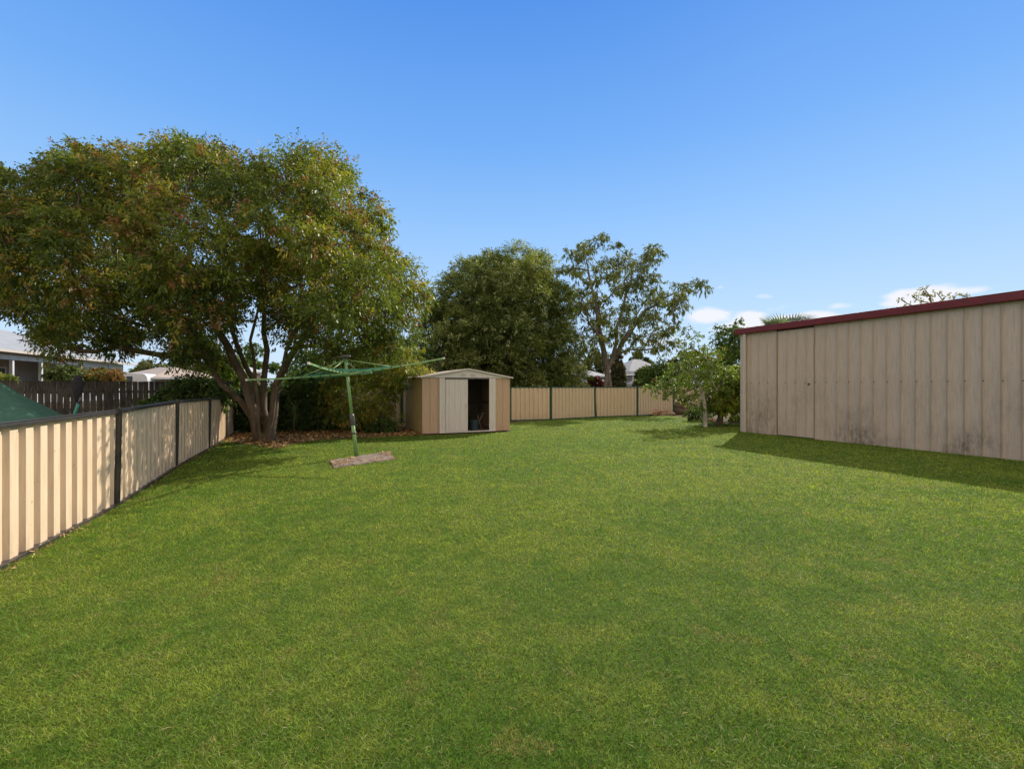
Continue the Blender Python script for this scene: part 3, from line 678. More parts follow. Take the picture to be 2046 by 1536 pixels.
for i in range(4):
    m = MB(); pl = [ap(i, r_) for r_ in (.04, .5, 1.0, 1.5, ARM)]
    for a_, b_ in zip(pl, pl[1:]): m.beam(a_-(b_-a_).normalized()*.002, b_, .026, .034)
    ar = m.build('arm', M['hoist_pale'] if i in (0, 3) else M['hoist'], ho, .003)
    m = MB(); e0 = pl[-1]; dd = (pl[-1]-pl[-2]).normalized(); m.beam(e0, e0+dd*.05, .036, .048); m.build('end_cap', M['cap'], ar, .004)
    for r_ in (.35, .55, .75, .95, 1.15):
        MB().beam(ap(i, r_-.012)+hz*.012, ap(i, r_+.012)+hz*.012, .05, .05).build('clip', M['dark_metal'], ar)
    MB().tube([hp(0, 0, 2.10), ap(i, 1.0)], .010, 6).build('strut', M['hoist_pale'], ho)
m = MB()
for j, r_ in enumerate((.35, .45, .55, .65, .75, .85, .95, 1.05, 1.15)):
    for i in range(4):
        a_ = ap(i, r_)+hz*.03; b_ = ap((i+1) % 4, r_)+hz*.03
        m.tube([a_.lerp(b_, t)-Vector((0, 0, .05*r_*math.sin(math.pi*t)*(1+.5*math.sin(j*2.3+i)))) for t in np.linspace(0, 1, 6)], .0032, 4, cap=False)
m.build('line', M['rope'], ho)
# slab at the foot
A, B, Cc, Dd = G(659, 922.5), G(667, 936), G(789, 918), G(776, 904)
sl = thing('concrete_slab', (A+Cc)/2, 'cracked grey slab strewn with dry leaves at the foot of the clothes hoist', 'slab')
up = Vector((0, 0, 1))
def slabpart(q, h0, h1, name):
    m = MB(); n = 14; v = []
    rr = random.Random(5)
    for k in range(n+1):
        a_ = q[0].lerp(q[1], k/n); b_ = q[3].lerp(q[2], k/n); j = rr.uniform(-.012, .012); j2 = rr.uniform(-.012, .012)
        e1 = (b_-a_).normalized()
        v += [a_-e1*j, b_+e1*j2, b_+e1*(j2-.012)+up*(h1+rr.uniform(-.006, .006)), a_+e1*(.012-j)+up*(h0+rr.uniform(-.006, .006))]
    f = [(4*i, 4*i+4, 4*i+7, 4*i+3) for i in range(n)]+[(4*i+3, 4*i+7, 4*i+6, 4*i+2) for i in range(n)]+[(4*i+2, 4*i+6, 4*i+5, 4*i+1) for i in range(n)]+[(0, 3, 2, 1), (4*n, 4*n+1, 4*n+2, 4*n+3)]
    m.add(v, f); m.build(name, M['slab'], sl)
m1 = B.lerp(A, .40); m2 = Cc.lerp(Dd, .40); m3 = B.lerp(A, .43); m4 = Cc.lerp(Dd, .43)
slabpart([B, Cc, m2, m1], .02, .03, 'slab_half'); slabpart([m3, m4, Dd, A], .022, .034, 'slab_half')

# ------------------------------------------------------------------ leaf litter, scattered bark
def scatter(name, n, area, zf, ll, lw, cols, label=None, dens=None):
    ar = np.array([(p[0], p[1]) for p in area]); lo = ar.min(0); hi = ar.max(0); X = lo[0]+(hi[0]-lo[0])*rng.random(n); Y = lo[1]+(hi[1]-lo[1])*rng.random(n)
    ok = inside(X, Y, ar)
    if dens is not None: ok &= dens(X, Y)
    X = X[ok]; Y = Y[ok]; n = len(X); az = rng.random(n)*6.283; tl = rng.normal(0, .35, n)
    D = np.stack([np.cos(az)*np.cos(tl), np.sin(az)*np.cos(tl), np.sin(tl)], 1)
    c_ = np.array(cols)[(rng.random(n)*len(cols)).astype(int)]*(.6+.7*rng.random(n))[:, None]
    Pp = np.stack([X, Y, zf+.03*rng.random(n)], 1); S = np.stack([-np.sin(az), np.cos(az), rng.normal(0, .3, n)], 1)
    Ln = ll*(.6+.8*rng.random(n)); Wd = lw*(.6+.8*rng.random(n)); V = np.empty((n, 4, 3)); V[:, 0] = Pp; V[:, 2] = Pp+D*Ln[:, None]
    V[:, 1] = Pp+D*(Ln*.5)[:, None]+S*(Wd*.5)[:, None]; V[:, 3] = Pp+D*(Ln*.5)[:, None]-S*(Wd*.5)[:, None]
    return tag(npmesh(name, V.reshape(-1, 3), 4, M['litter'], None, c_), kind='stuff')
DRY = [(.38, .20, .085), (.28, .15, .065), (.46, .29, .12), (.17, .10, .05), (.52, .39, .20)]
bed = [Vector((-9.2, 15.3, 0)), Vector((-8.3, 13.4, 0)), G(447, 883), G(500, 889), G(530, 893), G(552, 898), G(580, 889), G(650, 878), G(740, 875), G(800, 872), G(846, 870), Vector((-3.9, 17.1, 0)), Vector((-4.4, 18.0, 0)), Vector((-9, 15.6, 0))]
scatter('leaf_litter', 26000, bed, .002, .10, .04, DRY)
scatter('leaf_litter', 1600, [A, B, Cc, Dd], .034, .055, .02, DRY, dens=lambda x, y: vnoise(x, y, .3, 4) > .55)
scatter('leaf_litter', 420, [A+Vector((-.15, -.02, 0)), B+Vector((-.1, -.12, 0)), Cc+Vector((.18, -.08, 0)), Dd+Vector((.16, .1, 0))], .01, .06, .012, [(.4, .32, .16), (.32, .22, .1)])
for i in range(1, 5):
    a, b = fp[i], fp[i+1]; d = (b-a).normalized(); nr = Vector((d.y, -d.x, 0))
    scatter('leaf_litter', 2400, [a+nr*.02, b+nr*.02, b+nr*.13, a+nr*.13], .012, .045, .012, DRY, dens=lambda x, y: vnoise(x, y, .35, 9) > .38)
scatter('leaf_litter', 60, [G(0, 1400), G(450, 882), G(846, 872), G(1400, 860), G(1300, 1500)], .012, .028, .01, DRY)

# ------------------------------------------------------------------ shrubs by the shed and along the fences
def shrub(name, label, cat, outline, Y, depth, n, mind, basepx, bark, ca, ground=.1, hole=None, nst=3, **kw):
    cl = poly_clumps(outline, Y, depth, n, mind, kw.pop('cs', 31), ground, .5, hole)
    b = Vector(((basepx-1023)/F*Y, Y, 0)); r = random.Random(basepx)
    straight = kw.pop('straight', 0)
    st = [[b+Vector((.0, .02, .45)), b+Vector((-.03, 0, .85)), b+Vector((-.1, 0, 1.3))]] if straight else [[b+Vector((r.uniform(-.15, .15), r.uniform(-.1, .1), .35)), b+Vector((r.uniform(-.4, .4), r.uniform(-.3, .3), 1.0))] for _ in range(nst)]
    a = dict(name='crown' if cat == 'tree' else 'foliage', mat=M['leaf'], parent=None); a.update(ca); a.pop('parent')
    return plant(name, b, label, cat, cl, st, bark, a, step=.3, jit=.04, tip=.006, **kw)
YG = [(.08, .13, .025), (.14, .19, .035), (.23, .26, .045), (.34, .31, .06)]
MG = [(.04, .08, .018), (.06, .11, .025), (.10, .16, .035), (.15, .21, .05)]
DG = [(.028, .062, .014), (.048, .09, .022), (.08, .13, .03), (.15, .21, .05)]
shrub('large_shrub', 'tall loose shrub with yellowish leaves standing between the clothes hoist and the small shed', 'shrub',
      [(650, 755), (668, 715), (715, 695), (770, 690), (820, 700), (852, 722), (842, 748), (800, 764), (786, 790), (786, 830), (766, 862), (700, 872), (655, 865), (640, 810)], 15.6, .95, 95, .24, 725, M['bark'],
      dict(rad=.42, ntw=34, nlf=10, ll=.085, lw=.032, pal=YG, droop=.4, seed=41, tipcol=[(.35, .25, .04), (.30, .28, .05)], tiprate=.25))
shrub('dark_shrub', 'dark glossy shrub filling the shade right of the big tree trunk', 'shrub',
      [(566, 800), (585, 755), (625, 735), (665, 750), (672, 800), (668, 850), (640, 868), (590, 868), (565, 850)], 15.9, .6, 55, .24, 620, M['dark_bark'],
      dict(rad=.42, ntw=34, nlf=9, ll=.10, lw=.045, pal=DG, seed=42))
shrub('dark_shrub', 'dark shrub in the corner where the left fence meets the back fence', 'shrub',
      [(468, 800), (490, 770), (530, 765), (560, 790), (560, 850), (520, 865), (475, 862)], 15.2, .35, 42, .22, 505, M['dark_bark'],
      dict(rad=.38, ntw=30, nlf=9, ll=.10, lw=.045, pal=DG, seed=43))
shrub('low_shrub', 'low dark shrub at the foot of the yellowish shrub left of the small shed', 'shrub',
      [(735, 872), (740, 845), (762, 835), (785, 848), (786, 868)], 14.9, .3, 16, .14, 760, M['dark_bark'],
      dict(rad=.22, ntw=24, nlf=8, ll=.07, lw=.035, pal=DG, seed=44), ground=.04)
shrub('dark_shrub', 'dark shrub standing behind the low cream fence in front of the old palings', 'shrub',
      [(298, 812), (305, 785), (345, 778), (362, 758), (395, 760), (420, 775), (445, 770), (455, 800), (420, 830), (300, 835)], 12.9, .5, 46, .24, 380, M['dark_bark'],
      dict(rad=.34, ntw=30, nlf=9, ll=.09, lw=.04, pal=DG, seed=45))
shrub('bright_shrub', 'bright lime green sapling seen between the trunks of the big tree', 'shrub',
      [(425, 760), (440, 715), (470, 700), (490, 730), (480, 775), (450, 790)], 16.9, .5, 26, .25, 460, M['bark'],
      dict(rad=.42, ntw=22, nlf=9, ll=.10, lw=.045, pal=[(.08, .14, .02), (.13, .20, .03), (.18, .24, .04)], seed=46))
shrub('background_tree', 'mid green tree behind the back fence between the big tree and the shed', 'tree',
      [(560, 760), (600, 720), (660, 700), (720, 700), (790, 680), (835, 690), (840, 770), (560, 790)], 24, 1.6, 70, .5, 740, M['dark_bark'],
      dict(rad=.8, ntw=34, nlf=10, ll=.16, lw=.07, pal=MG, seed=47))
# feathery fronds reaching over the shed
fr = thing('feather_leaf_plant', Vector((-3.6, 17.4, 0)), 'sapling with long feathery leaf fronds arching over the left end of the shed roof', 'plant')
m = MB(); LPp = []; LD = []; LC = []
top = P(762, 742, 17.0); m.tube([(-4.6, 17.2, 0), (-4.75, 17.1, 1.2), top], [.03, .022, .015], 7)
for tx, ty, dy in ((862, 668, -.3), (835, 700, .2), (800, 672, 0), (775, 680, .3), (850, 720, -.5), (818, 735, .1), (742, 700, -.2)):
    e1 = P(tx, ty, 17.0+dy); pts = [top.lerp(e1, t)+Vector((0, 0, .22*math.sin(math.pi*t))) for t in np.linspace(0, 1, 9)]
    m.tube(pts, [.008]*8+[.004], 5)
    for j in range(2, 26):
        t = j/25; q = top.lerp(e1, t)+Vector((0, 0, .22*math.sin(math.pi*t))); ax = (e1-top).normalized(); sd_ = ax.cross(Vector((0, -.5, 1))).normalized()
        for s_ in (-1, 1):
            dd = (sd_*s_*.8+ax*.5+Vector((0, 0, -.45))).normalized(); LPp.append(tuple(q)); LD.append(tuple(dd))
            LC.append([(.12, .19, .05), (.2, .26, .09), (.09, .15, .03)][j % 3])
m.build('stem', M['bark'], fr); n = len(LPp)
leaves(np.array(LPp), np.array(LD), np.full(n, .17), np.full(n, .034), np.array(LC), 'fronds', M['leaf'], fr)
# strappy plant at the trunk
q0 = G(578, 868)+Vector((0, .3, 0)); st = thing('strappy_plant', q0, 'spiky plant with narrow pale leaves beside the right trunk of the big tree', 'plant')
MB().tube([q0, q0+Vector((.03, 0, .65))], [.03, .02], 8).build('stem', M['bark'], st)
r = random.Random(8); bl = []
for k in range(70):
    az = r.uniform(0, 6.283); el = r.uniform(-.3, 1.4); hgt = r.uniform(.35, .75); Lb = r.uniform(.35, .6)
    q = q0+Vector((.02, 0, hgt)); hd = Vector((math.cos(az), math.sin(az), 0)); sd_ = Vector((-math.sin(az), math.cos(az), 0)); pr = None
    for j in range(5):
        c_ = q+hd*math.cos(el)*Lb*j/4+Vector((0, 0, math.sin(el)*Lb*j/4-.3*Lb*(j/4)**2)); wv = sd_*.011*(1-j/4.3)
        if pr: bl += [pr[0]-pr[1], pr[0]+pr[1], c_+wv, c_-wv]
        pr = (c_, wv)
V = np.array([tuple(v) for v in bl]); npmesh('blades', V, 4, M['leaf'], st, np.tile(np.array([(.19, .24, .10)]), (len(V)//4, 1)))

# right corner plants
shrub('young_tree', 'slender young tree with white painted trunk and loose bright leaves left of the garage', 'tree',
      [(1290, 778), (1300, 758), (1345, 750), (1350, 715), (1364, 690), (1372, 655), (1382, 650), (1395, 675), (1412, 690), (1440, 705), (1462, 730), (1470, 770), (1450, 800), (1425, 815), (1385, 812), (1350, 800), (1325, 795)], 17.3, .9, 92, .24, 1409, M['white_bark'],
      dict(rad=.34, ntw=12, nlf=8, ll=.085, lw=.042, pal=[(.07, .12, .02), (.11, .18, .03), (.17, .24, .04), (.24, .28, .05)], droop=.3, up=.5, seed=51, tipcol=[(.10, .07, .03)], tiprate=.15), ground=.75, nst=1, base_r=.07, straight=True)
shrub('citrus_tree', 'rounded citrus tree with glossy yellow green leaves and forked trunk tucked behind the garage corner', 'tree',
      [(1408, 805), (1414, 775), (1440, 755), (1470, 740), (1520, 740), (1530, 800), (1500, 830), (1425, 832)], 18.0, .8, 70, .24, 1436, M['bark'],
      dict(rad=.40, ntw=24, nlf=10, ll=.10, lw=.055, pal=[(.08, .15, .018), (.15, .23, .025), (.26, .32, .035), (.42, .42, .06)], up=.6, seed=52), ground=.55, nst=4, base_r=.13)
shrub('tall_shrub', 'tall leafy shrub with upright shoots rising behind the garage corner', 'shrub',
      [(1420, 770), (1440, 720), (1434, 690), (1440, 655), (1450, 652), (1456, 675), (1462, 645), (1472, 638), (1490, 650), (1500, 700), (1500, 780)], 21.5, .9, 64, .28, 1465, M['bark'],
      dict(rad=.40, ntw=16, nlf=9, ll=.11, lw=.055, pal=[(.05, .09, .02), (.08, .14, .03), (.13, .19, .04)], up=.8, seed=53))
shrub('hedge_shrub', 'dark green bushy shrub beyond the back fence near the grey house', 'shrub',
      [(1290, 765), (1295, 735), (1325, 728), (1360, 735), (1362, 770)], 29, 1.2, 34, .5, 1325, M['dark_bark'],
      dict(rad=.75, ntw=34, nlf=9, ll=.16, lw=.08, pal=MG, seed=54))
shrub('ground_plant', 'low weedy plant growing by the rocks at the back fence', 'plant',
      [(1372, 838), (1380, 815), (1400, 812), (1418, 822), (1412, 842)], 20.3, .35, 14, .2, 1392, M['bark'],
      dict(rad=.26, ntw=16, nlf=7, ll=.10, lw=.035, pal=MG, seed=55), ground=.08)
shrub('ground_plant', 'low green weed tuft right of the citrus trunk beside the garage corner', 'plant',
      [(1455, 848), (1462, 830), (1480, 828), (1490, 845)], 19.6, .3, 8, .18, 1470, M['bark'],
      dict(rad=.2, ntw=14, nlf=7, ll=.09, lw=.03, pal=MG, seed=56), ground=.06)
# rocks
rr = random.Random(12)
def rock(px, py, sz, label, mat, name='rock', cat='rock', group=None, Y=None):
    q = G(px, py) if Y is None else Vector(((px-1023)/F*Y, Y, 0)); m = MB(); nu, nv = 14, 9; v = []; ph = [rr.uniform(0, 6) for _ in range(6)]
    for i in range(nv+1):
        th_ = math.pi*i/nv
        for j in range(nu):
            a = 2*math.pi*j/nu; k = 1+.16*math.sin(2*a+ph[0])*math.sin(th_)+.12*math.sin(3*a+ph[1]+th_*2)+.10*math.sin(5*th_+ph[2]+a)+rr.uniform(-.05, .05)
            v.append(q+Vector((sz[0]*k*math.sin(th_)*math.cos(a), sz[1]*k*math.sin(th_)*math.sin(a), sz[2]*(.55+k*math.cos(th_)))))
    f = [(i*nu+j, (i+1)*nu+j, (i+1)*nu+(j+1) % nu, i*nu+(j+1) % nu) for i in range(nv) for j in range(nu)]
    m.add(v, f); o = m.build(name, mat); return tag(o, label, cat, group)
rock(1312, 829, (.36, .24, .18), 'flat tan rock leftmost of the pile at the back fence', M['rock'])
rock(1328, 829.5, (.26, .2, .22), 'rounded tan rock second from the left in the pile at the back fence', M['rock'])
rock(1340, 828.5, (.26, .2, .12), 'low brown rock between the tan rocks and the dark soil mound', M['rock'])
rock(1322, 826.0, (.24, .2, .24), 'tan rock at the back of the pile against the fence', M['rock'])
rock(1346, 822, (.55, .4, .34), 'dark grey boulder beside the tan rocks at the back fence', M['soilpile'], 'boulder')
rock(1362, 826, (.75, .5, .42), 'dark mound of soil right of the rock pile', M['soilpile'], 'soil_mound', 'soil')
rock(1424, 842, (.20, .16, .08), 'small pale stone beside the white young trunk', M['rock'])

# palm behind the garage
q0 = Vector(((1575-1023)/F*25, 25, 0)); pm = thing('fan_palm', q0, 'blue green fan palm whose leaves show above the far end of the garage roof', 'palm tree')
hub = P(1575, 678, 25); MB().tube([q0, q0+Vector((.1, 0, 2)), hub], [.22, .18, .15], 12).build('trunk', M['dark_bark'], pm)
V = []; r = random.Random(4); st_ = MB()
for k in range(17):
    az = k*2.4; el = r.uniform(.1, .85); st_l = r.uniform(.8, 1.2); hd = Vector((math.cos(az)*math.cos(el), math.sin(az)*math.cos(el), math.sin(el)))
    c_ = hub+hd*st_l; st_.tube([hub, c_], .02, 5); side = hd.cross(Vector((0, 0, 1))).normalized(); nn = side.cross(hd)
    for j in range(26):
        a = (j/25-.5)*R(250); dd = (hd*math.cos(a)+side*math.sin(a)+nn*.1).normalized(); s2 = dd.cross(nn).normalized(); Lb = 1.12*(.75+.25*math.cos(a)); e1 = c_+dd*Lb; e1.z -= .06
        V += [c_, c_+dd*Lb*.5+s2*.045, e1, c_+dd*Lb*.5-s2*.045]
st_.build('stalks', M['bark'], pm); V = np.array([tuple(v) for v in V]); npmesh('fronds', V, 4, M['leaf_dull'], pm, np.tile(np.array([(.12, .16, .125)]), (len(V)//4, 1))*(.8+.4*rng.random((len(V)//4, 1))))
# bare tree whose top twigs show above the garage roof
cl = [P(px, py, 25+dy) for px, py, dy in ((1800, 598, 0), (1822, 590, .4), (1845, 584, -.3), (1835, 600, .5), (1858, 592, 0), (1872, 585, .6), (1890, 592, -.5), (1912, 588, 0), (1928, 592, .3), (1860, 606, 0), (1900, 604, 0), (1940, 596, 0), (1846, 576, 0), (1812, 606, .2), (1885, 602, .8), (1870, 612, -.4))]
b = Vector((22.7, 25, 0))
plant('bare_tree', b, 'nearly bare twiggy treetop with small yellow leaves showing above the garage gutter', 'tree', cl, [[P(1860, 700, 25), P(1860, 640, 25)]], M['pale_bark'],
      dict(rad=.26, ntw=8, nlf=5, ll=.10, lw=.06, pal=[(.16, .17, .04), (.3, .28, .08)], name='crown', mat=M['leaf'], seed=61), base_r=.07, tip=.007, seed=3)

# ------------------------------------------------------------------ neighbour's shade cloth and folded umbrella
def tent():
    Y = 8.4; ap_ = P(-62, 726, Y); t = thing('shade_cloth_tent', Vector((ap_.x, Y, 0)), 'green shade cloth draped to a point beyond the near left fence', 'shade cloth')
    ring = [Vector((ap_.x+1.28*math.cos(a), Y+1.5*math.sin(a), .80)) for a in np.linspace(0, 2*math.pi, 49)[:-1]]; v = []; nr_ = 12; r = random.Random(2)
    for k in range(nr_+1):
        t_ = k/nr_
        for j, q in enumerate(ring):
            s_ = .018*math.sin(j*1.7)*t_+.014*math.sin(j*.9+k*.8)*t_-.05*math.sin(math.pi*t_); p = ap_.lerp(q, max(t_, .02)); v.append(p+Vector((0, 0, s_)))
    n = 48; f = [(i*n+j, i*n+(j+1) % n, (i+1)*n+(j+1) % n, (i+1)*n+j) for i in range(nr_) for j in range(n)]
    m = MB().add(v, f, True); o = m.build('cloth', M['cloth'], t); s = o.modifiers.new('thickness', 'SOLIDIFY'); s.thickness = .006
    MB().tube([(ap_.x, Y, 0), (ap_.x, Y, ap_.z-.02)], .025, 10).build('pole', M['dark_metal'], t)
tent()
Y = 7.6; um = thing('folded_umbrella', P(140, 900, Y)*1, 'closed charcoal umbrella hanging from a green pole beyond the left fence', 'umbrella')
um.location.z = 0
m = MB(); pts = [P(155.5, y, Y) for y in (749, 751, 755, 759, 760, 768, 780, 790, 797, 803)]
m.tube([P(155.5, 749, Y), P(155.5, 751.5, Y), P(155.3, 757, Y), P(155.2, 758.6, Y)], [.030, .046, .056, .058], 14)
m.tube([P(155.2, 758.7, Y), P(155, 762, Y), P(155, 771, Y), P(155, 780, Y), P(154.6, 788, Y), P(154, 795, Y), P(153, 804, Y)], [.070, .072, .074, .066, .052, .032, .010], 14)
m.build('canopy', M['canopy'], um)
MB().tube([P(162.5, 793, Y), P(159, 802, Y), P(157, 806, Y)], [.020, .022, .022], 10).build('joint', M['dark_metal'], um)
MB().tube([P(157.6, 804.5, Y), P(147, 832, Y), P(120, 900, Y)], .021, 10).build('pole', M['teal'], um)

# ------------------------------------------------------------------ houses beyond
def hip(a, b, depth, wall_h, roof_h, ov, t, mwall, mroof, z0=0):
    """front wall runs a->b (camera side), house extends behind by depth"""
    a = Vector(a); b = Vector(b); d = (b-a).normalized(); nb = Vector((-d.y, d.x, 0)); Ln = (b-a).length
    if nb.y < 0: nb = -nb
    def q(u, v, z): p = a+d*u+nb*v; return (p.x, p.y, z)
    MB().prism([q(0, 0, z0), q(Ln, 0, z0), q(Ln, depth, z0), q(0, depth, z0)], (0, 0, wall_h-z0)).build('wall', mwall, t)
    hr = min(Ln, depth)/2; e = [q(-ov, -ov, wall_h), q(Ln+ov, -ov, wall_h), q(Ln+ov, depth+ov, wall_h), q(-ov, depth+ov, wall_h)]
    if Ln > depth: r1 = q(hr, depth/2, wall_h+roof_h); r2 = q(Ln-hr, depth/2, wall_h+roof_h)
    else: r1 = q(Ln/2, hr, wall_h+roof_h); r2 = q(Ln/2, depth-hr, wall_h+roof_h)
    if Ln > depth: f = [(0, 1, 5, 4), (1, 2, 5), (2, 3, 4, 5), (3, 0, 4), (3, 2, 1, 0)]
    else: f = [(0, 1, 4), (1, 2, 5, 4), (2, 3, 5), (3, 0, 4, 5), (3, 2, 1, 0)]
    rf = MB().add(e+[r1, r2], f).build('roof', mroof, t)
    m = MB()
    for i in range(4): m.beam(Vector(e[i])-Vector((0, 0, .08)), Vector(e[(i+1) % 4])-Vector((0, 0, .08)), .06, .15)
    m.build('fascia', M['white'], rf); return d, nb
def win(t, a, d, nb, u, z, w_, h_, panes=2):
    c_ = Vector(a)+d*u-nb*.03+Vector((0, 0, z)); m = MB(); m.box(c_, (w_+.16, .05, h_+.16), d, nb); fr_ = m.build('window', M['white'], t)
    m = MB()
    for k in range(panes): m.box(c_-nb*.03+d*((k+.5)/panes-.5)*w_, (w_/panes-.06, .02, h_), d, nb)
    m.build('pane', M['glass'], fr_)
# white roofed house with verandah on the left
a = Vector((-24.6, 23.5, 0)); b = Vector((-28.6, 34.2, 0)); d = (b-a).normalized(); nb = Vector((-d.y, d.x, 0))
if nb.x > 0: nb = -nb
a0 = a-d*9
hs = thing('white_roof_house', a0, 'pale house with long white metal roof and verandah behind the palings at the left edge', 'house')
def q(u, v, z): p = a0+d*u+nb*v; return Vector((p.x, p.y, z))
Lh = (b-a0).length; V1 = 14.3
MB().prism([q(0, 2.2, .6), q(V1, 2.2, .6), q(V1, 9, .6), q(0, 9, .6)], (0, 0, 2.75)).build('wall', M['housewall'], hs)
MB().prism([q(V1, .15, .6), q(Lh-.2, .15, .6), q(Lh-.2, 9, .6), q(V1, 9, .6)], (0, 0, 2.55)).build('wall', M['bluegrey'], hs)
e = [q(-.4, -.35, 3.22), q(Lh+.4, -.35, 3.22), q(Lh+.4, 9.4, 3.22), q(-.4, 9.4, 3.22), q(4, 4.6, 5.0), q(Lh-4, 4.6, 5.0)]
rf = MB().add(e, [(0, 4, 5, 1), (1, 5, 2), (2, 5, 4, 3), (3, 4, 0), (0, 1, 2, 3)]).build('roof', M['whiteroof'], hs)
m = MB(); m.beam(q(-.4, -.4, 3.17), q(Lh+.4, -.4, 3.17), .12, .10); m.build('gutter', M['garage_trim'], rf)
m = MB(); m.beam(q(-.3, 0, 2.92), q(V1, 0, 2.92), .08, .22); m.build('beam', M['white'], hs)
for u in (7.6, 9.9, 11.9, 13.9): MB().box(q(u, 0, 1.7), (.13, .13, 2.2), d, nb).build('verandah_post', M['white'], hs)
for u in (6.9, 9.0, 9.7): win(hs, q(0, 2.2, 0), d, nb, u, 1.9, .6 if u > 9.5 else .8, 1.5, 1)
win(hs, q(0, 2.2, 0), d, nb, 10.9, 2.1, .8, .8, 3)
m = MB(); m.beam(q(0, 0, .9), q(V1, 0, .9), .05, .5); m.build('balustrade', M['white'], hs)
MB().prism([q(-.3, -.1, .3), q(V1, -.1, .3), q(V1, 2.2, .3), q(-.3, 2.2, .3)], (0, 0, .3)).build('verandah_floor', M['timber'], hs)
# cream roofed house
a1 = P(318, 773, 40); b1 = P(425, 773, 44); a1.z = b1.z = 0
ch_ = thing('cream_roof_house', a1, 'low house with cream hip roof beyond the palings left of the big tree trunk', 'house')
dd, nn = hip(a1, b1, 7, 2.32, 1.05, .9, ch_, M['cream_roof'], M['cream_roof'])
for u in (.9, 2.6, 4.0): win(ch_, a1, dd, nn, u, 1.45, .9, 1.0, 2)
a1 = P(478, 773, 42); b1 = P(520, 773, 43); a1.z = b1.z = 0
ch_ = thing('pale_roof_house', a1, 'sliver of a low pale house seen between the trunks of the big tree', 'house')
dd, nn = hip(a1, b1, 6, 2.9, .5, .3, ch_, M['cream_roof'], M['roof_grey']); win(ch_, a1, dd, nn, 1, 1.9, .8, .9, 1)
# caravan
cv0 = P(268, 773, 38); cv0.z = 0; cv = thing('caravan', cv0, 'white caravan with rounded roof parked beyond the palings beside the white roofed house', 'caravan')
prof = [(-1.3, .45), (1.3, .45), (1.3, 1.75), (1.22, 1.98), (1.05, 2.12), (.8, 2.17), (-1.1, 2.24), (-1.22, 2.2), (-1.3, 2.1)]; prof = [(x*.74, z*1.2) for x, z in prof]
cd = Vector((1, .2, 0)).normalized(); cn = Vector((-.2, 1, 0)).normalized()
MB().prism([cv0+cd*x+Vector((0, 0, z)) for x, z in prof], cn*2.1).build('body', M['white'], cv, .03)
m = MB(); m.box(cv0+cd*-.33-cn*.01+Vector((0, 0, 2.02)), (.42, .03, .72), cd, cn); m.build('window', M['glass'], cv)
m = MB(); m.box(cv0+cd*-.82-cn*.01+Vector((0, 0, 1.65)), (.2, .03, 1.6), cd, cn); m.build('door', M['greyboard'], cv)
for s_ in (-.5, .3):
    m = MB(); c_ = cv0+cd*s_+Vector((0, 0, .33)); m.tube([c_-cn*.02, c_+cn*.2], .33, 16); m.build('wheel', M['dark_metal'], cv)
# right hand houses
a1 = P(1135, 773, 56); b1 = P(1208, 773, 58); a1.z = b1.z = 0
h2 = thing('white_roof_cottage', a1, 'far cottage with white hip roof and low awning between the evergreen and the gum trunk', 'house')
dd, nn = hip(a1, b1, 6, 2.9, 1.15, .5, h2, M['greyboard'], M['whiteroof']); win(h2, a1, dd, nn, 3, 1.9, .9, 1.0, 2)
m = MB(); q1 = a1+dd*.6; q2 = a1+dd*5.6
m.prism([q1+Vector((0, 0, 2.45)), q1-nn*2.2+Vector((0, 0, 2.0)), q1-nn*2.2+Vector((0, 0, 2.08)), q1+Vector((0, 0, 2.55))], dd*5.0); m.build('awning', M['whiteroof'], h2)
for u in (.7, 3.0, 5.4): MB().box(a1+dd*u-nn*2.1+Vector((0, 0, 1.0)), (.1, .1, 2.0), dd, nn).build('awning_post', M['white'], h2)
a1 = P(1258, 773, 52); b1 = P(1330, 773, 54); a1.z = b1.z = 0
h3 = thing('grey_weatherboard_house', a1, 'far grey weatherboard house with pale pyramid roof right of the gum trunk', 'house')
dd, nn = hip(a1, b1, 4.2, 3.3, 1.5, .35, h3, M['greyboard'], M['whiteroof']); win(h3, a1, dd, nn, 1.2, 2.3, .5, .7, 1)
m = MB(); q1 = a1-dd*1.3; m.prism([q1-nn*.9+Vector((0, 0, 2.75)), q1+dd*2.3-nn*.9+Vector((0, 0, 2.9)), q1+dd*2.3-nn*.3+Vector((0, 0, 3.3)), q1-nn*.3+Vector((0, 0, 3.0))], nn*1.5); m.build('awning', M['whiteroof'], h3)
for u in (-1.2, -.1): MB().box(a1+dd*u-nn*.7+Vector((0, 0, 1.4)), (.1, .1, 2.7), dd, nn).build('awning_post', M['white'], h3)
a1 = P(1290, 773, 38); b1 = P(1322, 773, 38.5); a1.z = b1.z = 0
h4 = thing('rusty_outbuilding', a1, 'low outbuilding with rusty red roof beyond the back fence near the young tree', 'shed')
hip(a1, b1, 2, 1.9, .3, .25, h4, M['soilpile'], M['rust'])

